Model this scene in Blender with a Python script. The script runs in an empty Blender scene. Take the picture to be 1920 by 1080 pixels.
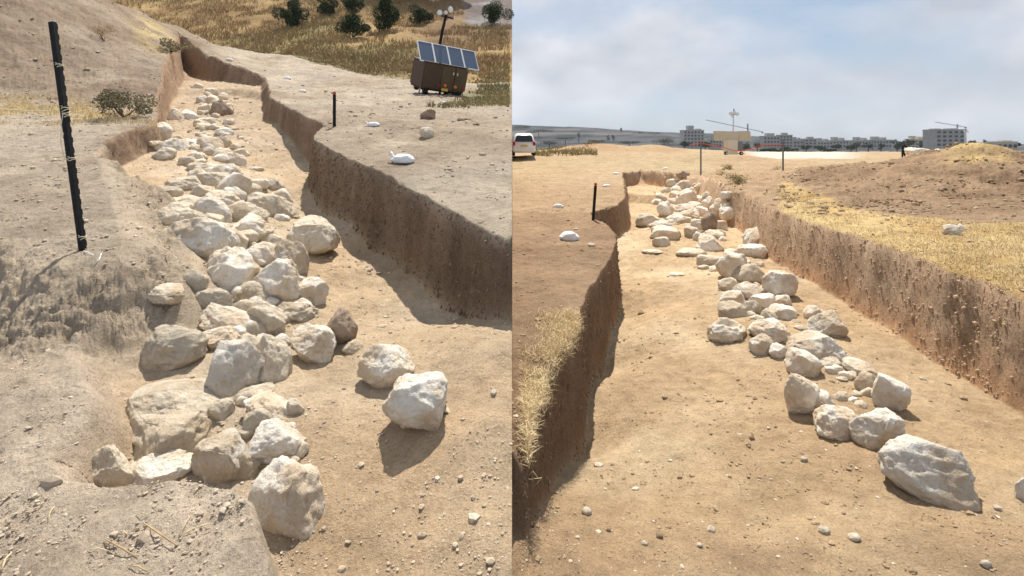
import bpy, bmesh, math, random
import numpy as np
from mathutils import Vector, Matrix, Euler
R = math.radians
# ------------------------------------------------------------------ camera, world, sun, exposure
sc = bpy.context.scene
F = 1000.0; CX = 960.0; HZ = 268.0; YL = 60.0; SL = (HZ - YL) / F
cam = bpy.data.cameras.new('camera'); camo = bpy.data.objects.new('camera', cam)
sc.collection.objects.link(camo); sc.camera = camo
camo.location = (0, 0, 0); camo.rotation_euler = (R(90), 0, 0)
cam.sensor_width = 36; cam.lens = 36 * F / 1920; cam.shift_y = -(540 - HZ) / 1920
cam.clip_start = 0.05; cam.clip_end = 20000
SUN_EL = 61
world = bpy.data.worlds.new('World'); sc.world = world; world.use_nodes = True
wt = world.node_tree; wt.nodes.clear()
def wn(t, **k):
    n = wt.nodes.new(t)
    for a, b in k.items(): setattr(n, a, b)
    return n
sky = wn('ShaderNodeTexSky', sky_type='NISHITA', sun_disc=False)
sky.sun_elevation = R(SUN_EL); sky.sun_rotation = 0; sky.altitude = 700
sky.air_density = 1.0; sky.dust_density = 2.0; sky.ozone_density = 1.5
tc = wn('ShaderNodeTexCoord'); mp = wn('ShaderNodeMapping')
mp.inputs['Scale'].default_value = (1.0, 1.0, 1.9); mp.inputs['Location'].default_value = (3.15, 0.3, 0.42)
wt.links.new(tc.outputs['Generated'], mp.inputs['Vector'])
n1 = wn('ShaderNodeTexNoise'); n1.inputs['Scale'].default_value = 2.6; n1.inputs['Detail'].default_value = 9
n1.inputs['Roughness'].default_value = 0.52; n1.inputs['Distortion'].default_value = 0.25
wt.links.new(mp.outputs[0], n1.inputs['Vector'])
r1 = wn('ShaderNodeMapRange'); r1.inputs['From Min'].default_value = 0.40; r1.inputs['From Max'].default_value = 0.55
wt.links.new(n1.outputs['Fac'], r1.inputs['Value'])
n2 = wn('ShaderNodeTexNoise'); n2.inputs['Scale'].default_value = 5.5; n2.inputs['Detail'].default_value = 7
wt.links.new(mp.outputs[0], n2.inputs['Vector'])
cr = wn('ShaderNodeValToRGB'); e = cr.color_ramp.elements
e[0].position = 0.35; e[0].color = (3.4, 3.65, 4.15, 1); e[1].position = 0.68; e[1].color = (5.5, 5.55, 5.9, 1)
wt.links.new(n2.outputs['Fac'], cr.inputs[0])
hue = wn('ShaderNodeMixRGB'); hue.inputs[0].default_value = 0.72; hue.inputs[2].default_value = (2.2, 2.95, 3.8, 1)
wt.links.new(sky.outputs[0], hue.inputs[1])
mx = wn('ShaderNodeMixRGB'); wt.links.new(r1.outputs[0], mx.inputs[0])
wt.links.new(hue.outputs[0], mx.inputs[1]); wt.links.new(cr.outputs[0], mx.inputs[2])
bg = wn('ShaderNodeBackground'); bg.inputs['Strength'].default_value = 0.10
wt.links.new(mx.outputs[0], bg.inputs['Color'])
wo = wn('ShaderNodeOutputWorld'); wt.links.new(bg.outputs[0], wo.inputs[0])
sl = bpy.data.lights.new('sun', 'SUN'); sl.energy = 4.5; sl.angle = R(0.5); sl.color = (1.0, 0.93, 0.82)
so = bpy.data.objects.new('sun', sl); sc.collection.objects.link(so); so.rotation_euler = (R(-(90 - SUN_EL)), 0, 0)
so.location = (0, 30, 40)
sc.view_settings.view_transform = 'Standard'; sc.view_settings.look = 'None'
sc.view_settings.exposure = 0.62; sc.view_settings.gamma = 1.0
rnd = random.Random(7); rng = np.random.default_rng(11)

# ------------------------------------------------------------------ numpy noise
def _h(i, j, k, s):
    n = (i * 73856093) ^ (j * 19349663) ^ (k * 83492791) ^ (s * 2654435)
    n = (n ^ (n >> 13)) * 1274126177; n = n ^ (n >> 16)
    return (n & 0xffff) / 65535.0
def vnoise(x, y, z=None, s=0):
    x = np.asarray(x, float); y = np.asarray(y, float)
    z = np.zeros_like(x) if z is None else np.asarray(z, float)
    i = np.floor(x).astype(np.int64); j = np.floor(y).astype(np.int64); k = np.floor(z).astype(np.int64)
    a = x - i; b = y - j; c = z - k
    a = a*a*(3-2*a); b = b*b*(3-2*b); c = c*c*(3-2*c)
    L = lambda p, q, t: p + (q - p) * t
    v = L(L(L(_h(i,j,k,s), _h(i+1,j,k,s), a), L(_h(i,j+1,k,s), _h(i+1,j+1,k,s), a), b),
          L(L(_h(i,j,k+1,s), _h(i+1,j,k+1,s), a), L(_h(i,j+1,k+1,s), _h(i+1,j+1,k+1,s), a), b), c)
    return v * 2 - 1
def fbm(x, y, z=None, o=4, s=0, g=0.5):
    t = 0; a = 1.0; f = 1.0; n = 0
    for q in range(o):
        t = t + a * vnoise(np.asarray(x)*f, np.asarray(y)*f, None if z is None else np.asarray(z)*f, s + q*17)
        n += a; a *= g; f *= 2.03
    return t / n
def sstep(t): t = np.clip(t, 0, 1); return t*t*(3-2*t)

# ------------------------------------------------------------------ terrain model
def plan(px, py, h, side):
    y0 = YL if side == 'L' else HZ
    Y = 1000*h/(py - y0); return ((px-CX)/1000*Y, Y)
def seg_sd(X, Y, poly, ws):
    """signed distance (positive outside), unit gradient, and local wall width"""
    P = np.array(poly, float); n = len(P)
    best = np.full(X.shape, 1e9); qx = np.zeros_like(X); qy = np.zeros_like(X)
    inside = np.zeros(X.shape, bool); wsum = np.zeros_like(X); wn_ = np.zeros_like(X)
    nx = np.zeros_like(X); ny = np.zeros_like(X)
    area = 0.5*sum(P[i][0]*P[(i+1)%n][1]-P[(i+1)%n][0]*P[i][1] for i in range(n)); sg = 1 if area > 0 else -1
    for i in range(n):
        x0, y0 = P[i]; x1, y1 = P[(i+1) % n]; dx = x1-x0; dy = y1-y0; l2 = dx*dx+dy*dy + 1e-12
        t = np.clip(((X-x0)*dx + (Y-y0)*dy)/l2, 0, 1)
        cx = x0+t*dx; cy = y0+t*dy; d = np.hypot(X-cx, Y-cy)
        k = 1/(d+0.05)**4; wsum += k*ws[i]; wn_ += k
        m = d < best; best = np.where(m, d, best); qx = np.where(m, cx, qx); qy = np.where(m, cy, qy)
        l = math.sqrt(l2); nx = np.where(m, sg*dy/l, nx); ny = np.where(m, -sg*dx/l, ny)
        c = ((y0 > Y) != (y1 > Y)); xi = x0 + (Y-y0)*dx/(dy if abs(dy) > 1e-12 else 1e-12)
        inside ^= (c & (X < xi))
    s = np.where(inside, -1.0, 1.0)
    gx = (X-qx)*s + nx*0.02; gy = (Y-qy)*s + ny*0.02; gl = np.hypot(gx, gy)+1e-9
    return best*s, gx/gl, gy/gl, wsum/wn_, qx, qy
def idw(X, Y, pts, p=3.0, r=0.15):
    a = np.zeros_like(X); b = np.zeros_like(X)
    for (x, y, h) in pts:
        k = 1/(np.hypot((X-x), (Y-y))/(0.25*y+0.2)+r)**p
        a += k*h; b += k
    return a/b
def ridge(X, Y, z, pts, sf, sb, side, sharp=2.0):
    """pts: (px, row, depth): a heap whose crest passes through these; raises z towards the crest"""
    P = []
    for px, row, y in pts:
        P.append(((px-CX)/1000*y, y, (( (YL if side == 'L' else HZ) - row)/1000*y)))
    out = z.copy(); kk_ = np.zeros_like(X)
    for i in range(len(P)-1):
        x0, y0, z0 = P[i]; x1, y1, z1 = P[i+1]; dx = x1-x0; dy = y1-y0
        t = np.clip(((X-x0)*dx+(Y-y0)*dy)/(dx*dx+dy*dy), 0, 1)
        d = np.hypot(X-x0-t*dx, Y-y0-t*dy); sg = ((Y-y0)*dx-(X-x0)*dy)/math.hypot(dx, dy)
        s = sf + (sb-sf)*sstep(sg/3.0+.5); k = np.exp(-(d/s)**sharp)
        out = np.maximum(out, z + np.maximum(z0+(z1-z0)*t - z, 0)*k); kk_ = np.maximum(kk_, k)
    return out, kk_

def mk(side, l):
    out = []; ws = []
    for it in l:
        if it[0] == 'P': out.append((it[1], it[2])); ws.append(it[3])
        else: out.append(plan(it[0], it[1], it[2], side)); ws.append(it[3])
    return out, ws
TL_poly, TL_w = mk('L', [
 (335,112,1.3,.25),(500,146,1.67,.22),(510,180,1.67,.12),(545,205,1.67,.1),(606,234,1.67,.1),(586,262,1.67,.08),(640,290,1.67,.09),
 (700,316,1.67,.09),(770,352,1.67,.09),(850,392,1.67,.09),(905,424,1.67,.09),('P',.0,4.23,.09),('P',.6,3.6,.2),('P',.6,.4,.3),
 ('P',-8,.4,.4),('P',-8,4.5,.4),(-100,440,1.67,.95),(0,438,1.67,.95),(60,450,1.67,.95),(110,470,1.67,.95),(170,486,1.67,.9),(218,472,1.67,1.1),(210,400,1.67,1.1),
 (196,340,1.67,.6),(172,296,1.67,.25),(195,264,1.67,.25),(250,243,1.67,.25),(284,236,1.67,.25),(292,192,1.67,.25),(305,160,1.67,.4)])
PN_poly, PN_w = mk('L', [(-200,690,1.95,.3),(0,676,1.95,.3),(100,668,1.95,.3),(140,700,1.95,.3),(150,760,1.95,.28),(105,830,1.95,.25),(84,872,1.95,.25),(100,906,1.95,.2),
 (150,914,1.95,.14),(240,915,1.95,.1),(350,908,1.95,.1),(410,926,1.95,.12),(450,955,1.95,.12),(480,1010,1.95,.14),(505,1080,1.95,.16),('P',-.85,1.0,.3),('P',-9,1.0,.3),('P',-9,3.2,.3)])
LF_pts = [(*plan(a,b,h,'L'), h) for a,b,h in [
 (200,700,2.12),(180,850,2.2),(100,800,2.1),(300,700,2.18),(300,600,2.12),(240,560,2.06),(60,640,2.15),(150,600,2.12),(0,640,2.15),(260,500,1.95),(300,450,2.0),(260,400,1.92),(330,350,2.02),(300,290,2.05),(340,240,2.1),(340,180,2.1),
 (450,200,2.2),(430,180,2.2),(540,950,2.28),(500,800,2.22),(450,650,2.2),(500,520,2.18),(440,430,2.1),(420,330,2.1),(400,230,2.15),
 (650,550,2.6),(700,600,2.62),(600,400,2.6),(690,480,2.64),(540,320,2.5),(480,230,2.38),(800,600,2.68),(560,470,2.45),(560,650,2.36),
 (870,650,2.22),(940,640,2.12),(760,660,2.32),(700,700,2.36),(700,900,2.32),(900,800,2.2),(940,1000,2.18),(650,1050,2.34),(330,860,2.32),(440,900,2.28)]]
STEP_L = mk('L', [(300,172,1.95,.25),(430,167,1.95,.25),(520,180,1.95,.25),('P',-6,40,.3),('P',-30,40,.3)])
TR_poly, TR_w = mk('R', [
 (1290,326,1.5,.2),(1200,318,1.5,.2),(1166,322,1.5,.2),(1168,345,1.67,.2),(1171,378,1.67,.12),(1152,391,1.67,.12),(1106,400,1.67,.12),(1112,412,1.67,.12),(1136,420,1.67,.1),(1152,440,1.67,.08),
 (1150,470,1.67,.08),(1132,505,1.67,.08),(1107,545,1.67,.08),(1085,575,1.67,.08),(1078,605,1.67,.08),(1055,650,1.67,.08),(1018,710,1.67,.08),(1002,750,1.67,.08),(978,800,1.67,.08),(964,850,1.67,.08),
 ('P',-.3,2.3,.1),('P',-.6,.3,.3),('P',9,.3,.3),('P',4.6,3.6,.2),(1920,540,1.35,.2),(1850,513,1.35,.2),(1780,495,1.35,.2),(1700,466,1.35,.2),(1600,434,1.35,.2),(1520,412,1.35,.2),(1450,389,1.35,.2),(1396,370,1.40,.2),
 (1362,380,1.67,.3),(1345,366,1.67,.3),(1330,350,1.67,.4),(1312,334,1.6,.3)])
RF_pts = [(*plan(a,b,h,'R'), h) for a,b,h in [
 (1180,430,2.5),(1170,520,2.62),(1140,600,2.80),(1110,700,2.85),(1080,850,2.85),(1250,340,2.3),(1230,395,2.3),(1300,420,2.2),(1360,430,2.2),(1250,520,2.4),(1300,600,2.42),(1250,700,2.46),(1300,800,2.45),(1200,900,2.5),(1400,900,2.42),(1450,500,2.36),
 (1380,520,2.28),(1420,600,2.3),(1500,640,2.32),(1500,480,2.4),(1600,600,2.44),(1750,700,2.46),(1900,850,2.46),(1700,800,2.4),(1740,930,2.36),(1580,760,2.34),
 (1100,1010,2.3),(1000,1000,2.1),(960,1010,2.0),(1200,1060,2.3),(1400,1060,2.34),(1600,1060,2.32),(1800,1040,2.3),(1900,1060,2.3)]]
LEDGE_R = mk('R', [(1150,352,2.0,.15),(1232,356,2.0,.15),(1236,368,2.0,.15),(1150,363,2.0,.15)])

def topL(X, Y):
    a = X/Y
    far = np.interp(Y, [0, 10, 14, 16, 22, 30, 40, 50, 70, 90], [-1.67,-1.67,-1.75,-1.89,-2.02,-1.85,-.6,1.5,7.5,12])
    near = np.interp(Y, [0, 24, 31, 36, 45, 55, 70, 90], [-1.67,-1.67,-2.0,-2.2,.2,3.2,8.5,12])
    z = near + (far-near)*sstep((a+.52)/.16)
    z, k = ridge(X, Y, z, [(-300,-140,15),(-100,-90,16),(60,-45,19),(200,0,24),(240,30,27)], 3.8, 2.6, 'L', 1.5)
    z, k = ridge(X, Y, z, [(240,30,27),(262,42,28.5),(330,69,30),(400,85,30),(490,104,28),(570,128,24),(640,146,20)], 1.9, 2.2, 'L', 1.5)
    z, k2 = ridge(X, Y, z, [(330,112,25.5),(470,138,20.5)], 1.6, 1.6, 'L')
    z = z + .035*fbm(X*.9, Y*.9, o=3, s=3) + np.clip((Y-8)/30, 0, .6)*fbm(X*.35, Y*.35, o=4, s=5)*.6
    # tyre tracks and low banks right of the trench
    z = z + .05*np.exp(-((Y - 9.2 + (X+1.5)*.55)/.35)**2)*sstep((a+.33)/.1) - .03*np.exp(-((Y - 8.3 + (X+1.5)*.55)/.3)**2)*sstep((a+.3)/.1)
    z = z + sstep((Y-10)/3)*sstep((-.52-a)/.06)*(.16*fbm(X*1.3, Y*1.3, o=5, s=13, g=.6))
    return z
def zL(X, Y, full=False):
    wx = X + .05*fbm(X*2.2, Y*2.2, o=3, s=21); wy = Y + .05*fbm(X*2.2, Y*2.2, o=3, s=22)
    d, gx, gy, w, qx, qy = seg_sd(wx, wy, TL_poly, TL_w)
    wx2 = wx + .025*fbm(X*4, Y*4, o=3, s=25); wy2 = wy + .025*fbm(X*4, Y*4, o=3, s=26)
    d2, _, _, w2, _, _ = seg_sd(wx2, wy2, PN_poly, PN_w)
    d3, _, _, w3, _, _ = seg_sd(wx, wy, *STEP_L)
    fl = -idw(X, Y, LF_pts)
    fl = fl + (-1.95 - .12*np.clip((Y-18)/8, 0, 1) + 0 - fl)*sstep(1 - (d3+w3)/w3*1.0)
    fl = fl + .03*fbm(X*1.6, Y*1.6, o=4, s=31)
    tp = topL(X, Y)
    t = 1 + d/w; S = sstep(t)
    z = fl + (tp - fl)*S
    t2 = 1-(d2)/w2; S2 = sstep(t2)
    pn = -1.95 + .03*fbm(X*2, Y*2, o=3, s=8)
    z = z + (pn - z)*S2
    if full: return z, dict(d=d, gx=gx, gy=gy, w=w, S=S, d2=d2, w2=w2, S2=S2, fl=fl, tp=tp)
    return z
def topR(X, Y):
    a = X/Y
    hl = np.interp(Y, [0,15,25,31,40,60,100,130,200,400,800,4000,6000], [-1.67,-1.67,-1.55,-1.5,-.98,-.95,-1.1,-2.2,-5,-9,-12,-14,-14])
    hr = np.interp(Y, [0,15,30,60,80,130,200,400,800,4000,6000], [-1.35,-1.35,-1.5,-1.7,-1.5,-2.2,-5,-9,-12,-14,-14])
    z = hl + (hr-hl)*sstep((X-3.6-.12*(np.minimum(Y,14)-4))/1.6)*np.where(Y < 20, 1, sstep((a-.3)/.2))
    z, k = ridge(X, Y, z, [(1430,358,15.5),(1480,336,16.5),(1530,318,17),(1570,314,17),(1610,320,17.5),(1660,326,17),(1700,326,16.5),(1740,304,15.5),(1780,286,15),(1815,284,14.5),(1850,288,14.5),(1890,298,14.2),(1930,309,14),(2060,335,13)], 3.6, 3.0, 'R', 1.3)
    z, k = ridge(X, Y, z, [(1775,274,15.2),(1800,268,15),(1822,268,14.8),(1850,277,14.8)], 1.5, .9, 'R', 1.25)
    z = z - .26*np.exp(-((X-11.25)/.8)**2-((Y-15.6)/2.0)**2)      # saddle in the heap
    z, k = ridge(X, Y, z, [(1560,318,21),(1640,308,23),(1720,308,24),(1850,300,24),(2000,310,22)], 3, 3, 'R')
    z, k = ridge(X, Y, z, [(1060,284,54),(1105,277,54),(1130,270,55),(1165,275,56),(1215,273,55),(1255,281,52)], 5, 5, 'R')
    z, k = ridge(X, Y, z, [(1225,297,38),(1262,290,40),(1330,291,42),(1400,294,41),(1430,300,39)], 3.2, 3, 'R')
    z, k = ridge(X, Y, z, [(1000,290,62),(1060,287,66),(1100,285,66)], 4, 4, 'R')
    # far hill on the left, terraces, and low town ridge
    z, k = ridge(X, Y, z, [(700,222,1500),(975,236,1500),(1000,237,1480),(1060,241,1450),(1120,245,1400),(1180,248,1350),(1230,255,1300),(1290,268,1250),(1400,272,1200),(2300,270,1200)], 300, 500, 'R')
    n = fbm(X*.35, Y*.35, o=4, s=45)
    z = z + .03*fbm(X*1.1, Y*1.1, o=3, s=43) + np.clip((Y-10)/40, 0, .5)*n*.45*np.where(Y > 120, 0, 1) + np.where(Y > 250, 3.5*fbm(X*.006, Y*.006, o=4, s=47), 0)
    return z
def zR(X, Y, full=False):
    wx = X + .06*fbm(X*2.0, Y*2.0, o=4, s=61); wy = Y + .06*fbm(X*2.0, Y*2.0, o=4, s=62)
    d, gx, gy, w, qx, qy = seg_sd(wx, wy, TR_poly, TR_w)
    d3, _, _, w3, _, _ = seg_sd(wx, wy, *LEDGE_R)
    fl = -idw(X, Y, RF_pts)
    fl = fl + (-2.0 - fl)*sstep(-d3/w3)
    fl = fl + .028*fbm(X*1.5, Y*1.5, o=4, s=71)
    tp = topR(X, Y)
    t = 1 + d/w; S = sstep(t)
    z = fl + (tp - fl)*S
    if full: return z, dict(d=d, gx=gx, gy=gy, w=w, S=S, fl=fl, tp=tp)
    return z
def gz(side, X, Y):
    X = np.atleast_1d(np.asarray(X, float)); Y = np.atleast_1d(np.asarray(Y, float))
    return zL(X, Y) + SL*Y if side == 'L' else zR(X, Y)
def hit(side, px, py, off=0.0, ymax=70, ymin=1.6):
    Ys = ymin*(ymax/ymin)**np.linspace(0, 1, 700); X = (px-CX)/1000*Ys
    zr = (HZ-py)/1000*Ys; f = gz(side, X, Ys) + off - zr
    i = np.argmax(f >= 0)
    if f[i] < 0: i = len(Ys)-1
    y = Ys[i]; return float((px-CX)/1000*y), float(y), float((HZ-py)/1000*y)

# ------------------------------------------------------------------ node material helpers
def mat(name, col=(.5,.5,.5), rough=.9, **kw):
    m = bpy.data.materials.new(name); m.use_nodes = True; nt = m.node_tree
    b = nt.nodes['Principled BSDF']; b.inputs['Base Color'].default_value = (*col, 1); b.inputs['Roughness'].default_value = rough
    b.inputs['Specular IOR Level'].default_value = kw.get('spec', .25)
    if 'metal' in kw: b.inputs['Metallic'].default_value = kw['metal']
    return m
def NN(m, t, **k):
    n = m.node_tree.nodes.new(t)
    for a, b in k.items():
        if a in n.inputs.keys(): n.inputs[a].default_value = b
        else: setattr(n, a, b)
    return n
def LK(m, a, b): m.node_tree.links.new(a, b)
def noise(m, vec, scale, detail=5, rough=.55):
    n = NN(m, 'ShaderNodeTexNoise', Scale=scale, Detail=detail, Roughness=rough)
    if vec is not None: LK(m, vec, n.inputs['Vector'])
    return n.outputs['Fac']
def rmp(m, fac, stops):
    n = NN(m, 'ShaderNodeValToRGB'); el = n.color_ramp.elements
    while len(el) < len(stops): el.new(.5)
    for q, (p, c) in zip(el, stops): q.position = p; q.color = (*c, 1) if len(c) == 3 else c
    LK(m, fac, n.inputs[0]); return n.outputs[0]
def mixc(m, fac, a, b, mode='MIX'):
    n = NN(m, 'ShaderNodeMixRGB', blend_type=mode)
    for i, v in ((0, fac), (1, a), (2, b)):
        if isinstance(v, (int, float)): n.inputs[i].default_value = v
        elif isinstance(v, tuple): n.inputs[i].default_value = (*v, 1)
        else: LK(m, v, n.inputs[i])
    return n.outputs[0]
def bump(m, facs, dist, strength=1.0):
    prev = None
    for f, dd in zip(facs, dist):
        b = NN(m, 'ShaderNodeBump', Strength=strength, Distance=dd); LK(m, f, b.inputs['Height'])
        if prev: LK(m, prev, b.inputs['Normal'])
        prev = b.outputs[0]
    LK(m, prev, m.node_tree.nodes['Principled BSDF'].inputs['Normal'])
def setc(m, s): LK(m, s, m.node_tree.nodes['Principled BSDF'].inputs['Base Color'])
def objc(m): return NN(m, 'ShaderNodeTexCoord').outputs['Object']
def vary(name, c1, c2, scale=6, rough=.9, bmp=0.0, bs=None, **kw):
    m = mat(name, c1, rough, **kw); v = objc(m)
    setc(m, rmp(m, noise(m, v, scale), [(.3, c1), (.7, c2)]))
    if bmp: bump(m, [noise(m, v, bs or scale*3)], [bmp])
    return m
def soil_mat():
    m = mat('dry_soil', (.4,.3,.2), .96, spec=.12); v = objc(m)
    at = NN(m, 'ShaderNodeAttribute', attribute_name='Col'); c = at.outputs['Color']
    f0 = noise(m, v, 1.9, 6, .6); f1 = noise(m, v, 9, 8, .62); f2 = noise(m, v, 60, 6, .7)
    c = mixc(m, 1.0, c, rmp(m, f0, [(.32, (.80,.785,.77)), (.5, (.96,.96,.96)), (.68, (1.12,1.11,1.10))]), 'MULTIPLY'); f3 = noise(m, v, 240, 3, .6)
    c = mixc(m, 1.0, c, rmp(m, f1, [(.28, (.80,.78,.76)), (.5, (1,1,1)), (.72, (1.14,1.13,1.12))]), 'MULTIPLY')
    c = mixc(m, 1.0, c, rmp(m, f2, [(.30, (.72,.70,.68)), (.48, (1,1,1)), (.74, (1.22,1.21,1.2))]), 'MULTIPLY')
    vo = NN(m, 'ShaderNodeTexVoronoi', Scale=34.0); LK(m, v, vo.inputs['Vector'])
    sp = rmp(m, vo.outputs['Distance'], [(.10, (1,1,1)), (.17, (0,0,0))])
    gate = rmp(m, noise(m, v, 7, 3), [(.5, (0,0,0)), (.62, (.8,.8,.8))])
    c = mixc(m, mixc(m, 1.0, sp, gate, 'MULTIPLY'), c, (.55,.48,.38))
    fw = noise(m, v, 26, 9, .74); wa = at.outputs['Alpha']
    c = mixc(m, wa, c, mixc(m, 1.0, c, rmp(m, fw, [(.30, (.55,.53,.52)), (.44, (.95,.95,.95)), (.68, (1.3,1.28,1.25))]), 'MULTIPLY'))
    mu = NN(m, 'ShaderNodeMath', operation='MULTIPLY'); LK(m, fw, mu.inputs[0]); LK(m, wa, mu.inputs[1])
    setc(m, c); bump(m, [f0, f1, f2, f3, mu.outputs[0]], [.10, .030, .013, .003, .05], 1.0); return m
def rock_mat(name, base, light, dirt, dirtamt):
    m = mat(name, base, .93, spec=.15); v = objc(m)
    oi = NN(m, 'ShaderNodeObjectInfo')
    vm = NN(m, 'ShaderNodeVectorMath', operation='ADD'); LK(m, v, vm.inputs[0])
    cmb = NN(m, 'ShaderNodeMath', operation='MULTIPLY'); LK(m, oi.outputs['Random'], cmb.inputs[0]); cmb.inputs[1].default_value = 37.0
    LK(m, cmb.outputs[0], vm.inputs[1]); w = vm.outputs[0]
    f0 = noise(m, w, 3.2, 5, .6); f1 = noise(m, w, 15, 8, .68); f2 = noise(m, w, 55, 6, .7)
    c = rmp(m, f1, [(.3, tuple(x*.86 for x in base)), (.5, base), (.68, light)])
    c = mixc(m, rmp(m, f0, [(.5-dirtamt*.5, (1,1,1)), (.62-dirtamt*.3, (0,0,0))]), c, dirt)
    c = mixc(m, rmp(m, f2, [(.30, (.75,.75,.75)), (.40, (0,0,0))]), c, tuple(x*.62 for x in dirt))
    hv = NN(m, 'ShaderNodeHueSaturation'); LK(m, c, hv.inputs['Color'])
    mr = NN(m, 'ShaderNodeMapRange'); LK(m, oi.outputs['Random'], mr.inputs['Value']); mr.inputs['To Min'].default_value = .82; mr.inputs['To Max'].default_value = 1.08
    LK(m, mr.outputs[0], hv.inputs['Value']); setc(m, hv.outputs[0])
    vo = NN(m, 'ShaderNodeTexVoronoi', Scale=22.0, feature='SMOOTH_F1'); LK(m, w, vo.inputs['Vector'])
    bump(m, [f1, f2, vo.outputs['Distance']], [.05, .016, .012], .9); return m
M = dict(soil=soil_mat(),
 w=rock_mat('white_limestone', (.90,.83,.72), (.95,.91,.84), (.70,.57,.42), .14),
 d=rock_mat('dusty_limestone', (.72,.62,.48), (.82,.74,.62), (.57,.45,.31), .42),
 b=rock_mat('brown_stone', (.44,.33,.24), (.56,.45,.35), (.30,.20,.13), .35),
 black=vary('black_painted_steel', (.007,.007,.008), (.018,.017,.017), 30, .6, .002, spec=.2),
 orange=mat('orange_paint', (.50,.08,.035), .7),
 string=mat('pale_twine', (.62,.55,.40), .9),
 bag=vary('white_woven_bag', (.72,.72,.74), (.80,.80,.80), 20, .7, .006, 60),
 twig=vary('dry_stalk', (.33,.22,.12), (.5,.38,.2), 20, .9),
 straw=vary('straw', (.56,.43,.23), (.74,.61,.38), 3, .85),
 grass=vary('dry_grass', (.27,.18,.09), (.46,.33,.18), .25, .9),
 ggrass=vary('olive_grass', (.20,.18,.08), (.36,.29,.14), .4, .9),
 leaf=vary('dark_leaf', (.025,.042,.018), (.06,.085,.035), 1.5, .8),
 sage=vary('sage_leaf', (.16,.145,.085), (.28,.24,.14), 2, .9),
 bark=vary('bark', (.10,.07,.045), (.18,.13,.09), 12, .95, .01),
 brownbody=vary('brown_painted_steel', (.065,.04,.026), (.085,.055,.035), 3, .6, spec=.3),
 alu=mat('aluminium', (.60,.60,.60), .4, metal=.7),
 cell=mat('solar_cell', (.055,.085,.14), .22, spec=.6),
 rubber=mat('rubber', (.02,.02,.02), .9), white=mat('white_paint', (.78,.79,.80), .35, spec=.5),
 glass=mat('dark_glass', (.03,.045,.055), .12, spec=.7), red=mat('red_plastic', (.45,.02,.02), .35),
 amber=mat('amber_plastic', (.80,.20,.02), .35), yellow=mat('yellow_plate', (.65,.45,.08), .6),
 lamp=mat('lamp_glass', (.72,.74,.75), .2, spec=.5), beige=vary('beige_sheet', (.55,.47,.33), (.60,.52,.38), 3, .7),
 tape=mat('orange_tape', (.78,.20,.06), .6), steel=mat('grey_steel', (.20,.21,.22), .6),
 conc=vary('pale_stone_cladding', (.36,.345,.32), (.46,.43,.39), .3, .9), conc2=vary('cream_stone_cladding', (.55,.48,.38), (.62,.55,.45), .3, .9),
 win=mat('dark_window', (.07,.08,.09), .3), cloth=mat('black_cloth', (.015,.017,.022), .9), cloth2=mat('dark_trousers', (.02,.022,.03), .9),  # win: one plain dark grey for the far window panes
 skin=mat('skin', (.35,.20,.13), .6), hair=mat('dark_hair', (.015,.012,.01), .8), shoe=mat('pale_shoe', (.5,.5,.5), .7),
 plast=mat('black_plastic', (.02,.02,.02), .6))

# ------------------------------------------------------------------ object helpers
COL = sc.collection
def tag(o, label=None, cat=None, group=None, kind=None):
    if label: o['label'] = label
    if cat: o['category'] = cat
    if group: o['group'] = group
    if kind: o['kind'] = kind
    return o
def thing(name, loc, label, cat, group=None, rot=(0,0,0), scale=1.0):
    o = bpy.data.objects.new(name, None); COL.objects.link(o); o.location = loc; o.rotation_euler = rot; o.scale = (scale,)*3
    o.empty_display_size = .1
    return tag(o, label, cat, group)
def obj(name, bm, m, parent=None, smooth=False, loc=None):
    me = bpy.data.meshes.new(name); bm.to_mesh(me); bm.free()
    me.materials.append(m)
    if smooth: me.polygons.foreach_set('use_smooth', [True]*len(me.polygons))
    o = bpy.data.objects.new(name, me); COL.objects.link(o)
    if parent: o.parent = parent
    if loc is not None: o.location = loc
    return o
def npmesh(name, V, Fq, m, smooth=True, cols=None, parent=None, link=True):
    me = bpy.data.meshes.new(name); V = np.asarray(V, np.float32); Fq = np.asarray(Fq, np.int32); k = Fq.shape[1]
    me.vertices.add(len(V)); me.vertices.foreach_set('co', V.ravel())
    me.loops.add(Fq.size); me.loops.foreach_set('vertex_index', Fq.ravel())
    me.polygons.add(len(Fq)); me.polygons.foreach_set('loop_start', np.arange(0, Fq.size, k, dtype=np.int32))
    me.polygons.foreach_set('loop_total', np.full(len(Fq), k, np.int32))
    me.update(calc_edges=True); me.validate()
    me.polygons.foreach_set('use_smooth', np.full(len(me.polygons), smooth))
    if cols is not None:
        a = me.color_attributes.new('Col', 'FLOAT_COLOR', 'POINT')
        a.data.foreach_set('color', (cols if cols.shape[1] == 4 else np.concatenate([cols, np.ones((len(cols), 1))], 1)).astype(np.float32).ravel())
    me.materials.append(m)
    if not link: return me
    o = bpy.data.objects.new(name, me); COL.objects.link(o)
    if parent: o.parent = parent
    return o
def B(bm, c, s, rot=None, bev=0.0):
    r = bmesh.ops.create_cube(bm, size=1.0); vs = r['verts']
    bmesh.ops.scale(bm, vec=s, verts=vs)
    if bev:
        es = list({e for v in vs for e in v.link_edges}); rr = bmesh.ops.bevel(bm, geom=es, offset=bev, segments=2, affect='EDGES')
        vs = list({v for f in rr['faces'] for v in f.verts} | {v for v in vs if v.is_valid})
    if rot: bmesh.ops.rotate(bm, cent=(0,0,0), matrix=Euler(rot).to_matrix(), verts=vs)
    bmesh.ops.translate(bm, vec=c, verts=vs); return bm
def box(c, s, rot=None, bev=0.0): return B(bmesh.new(), c, s, rot, bev)
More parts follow.
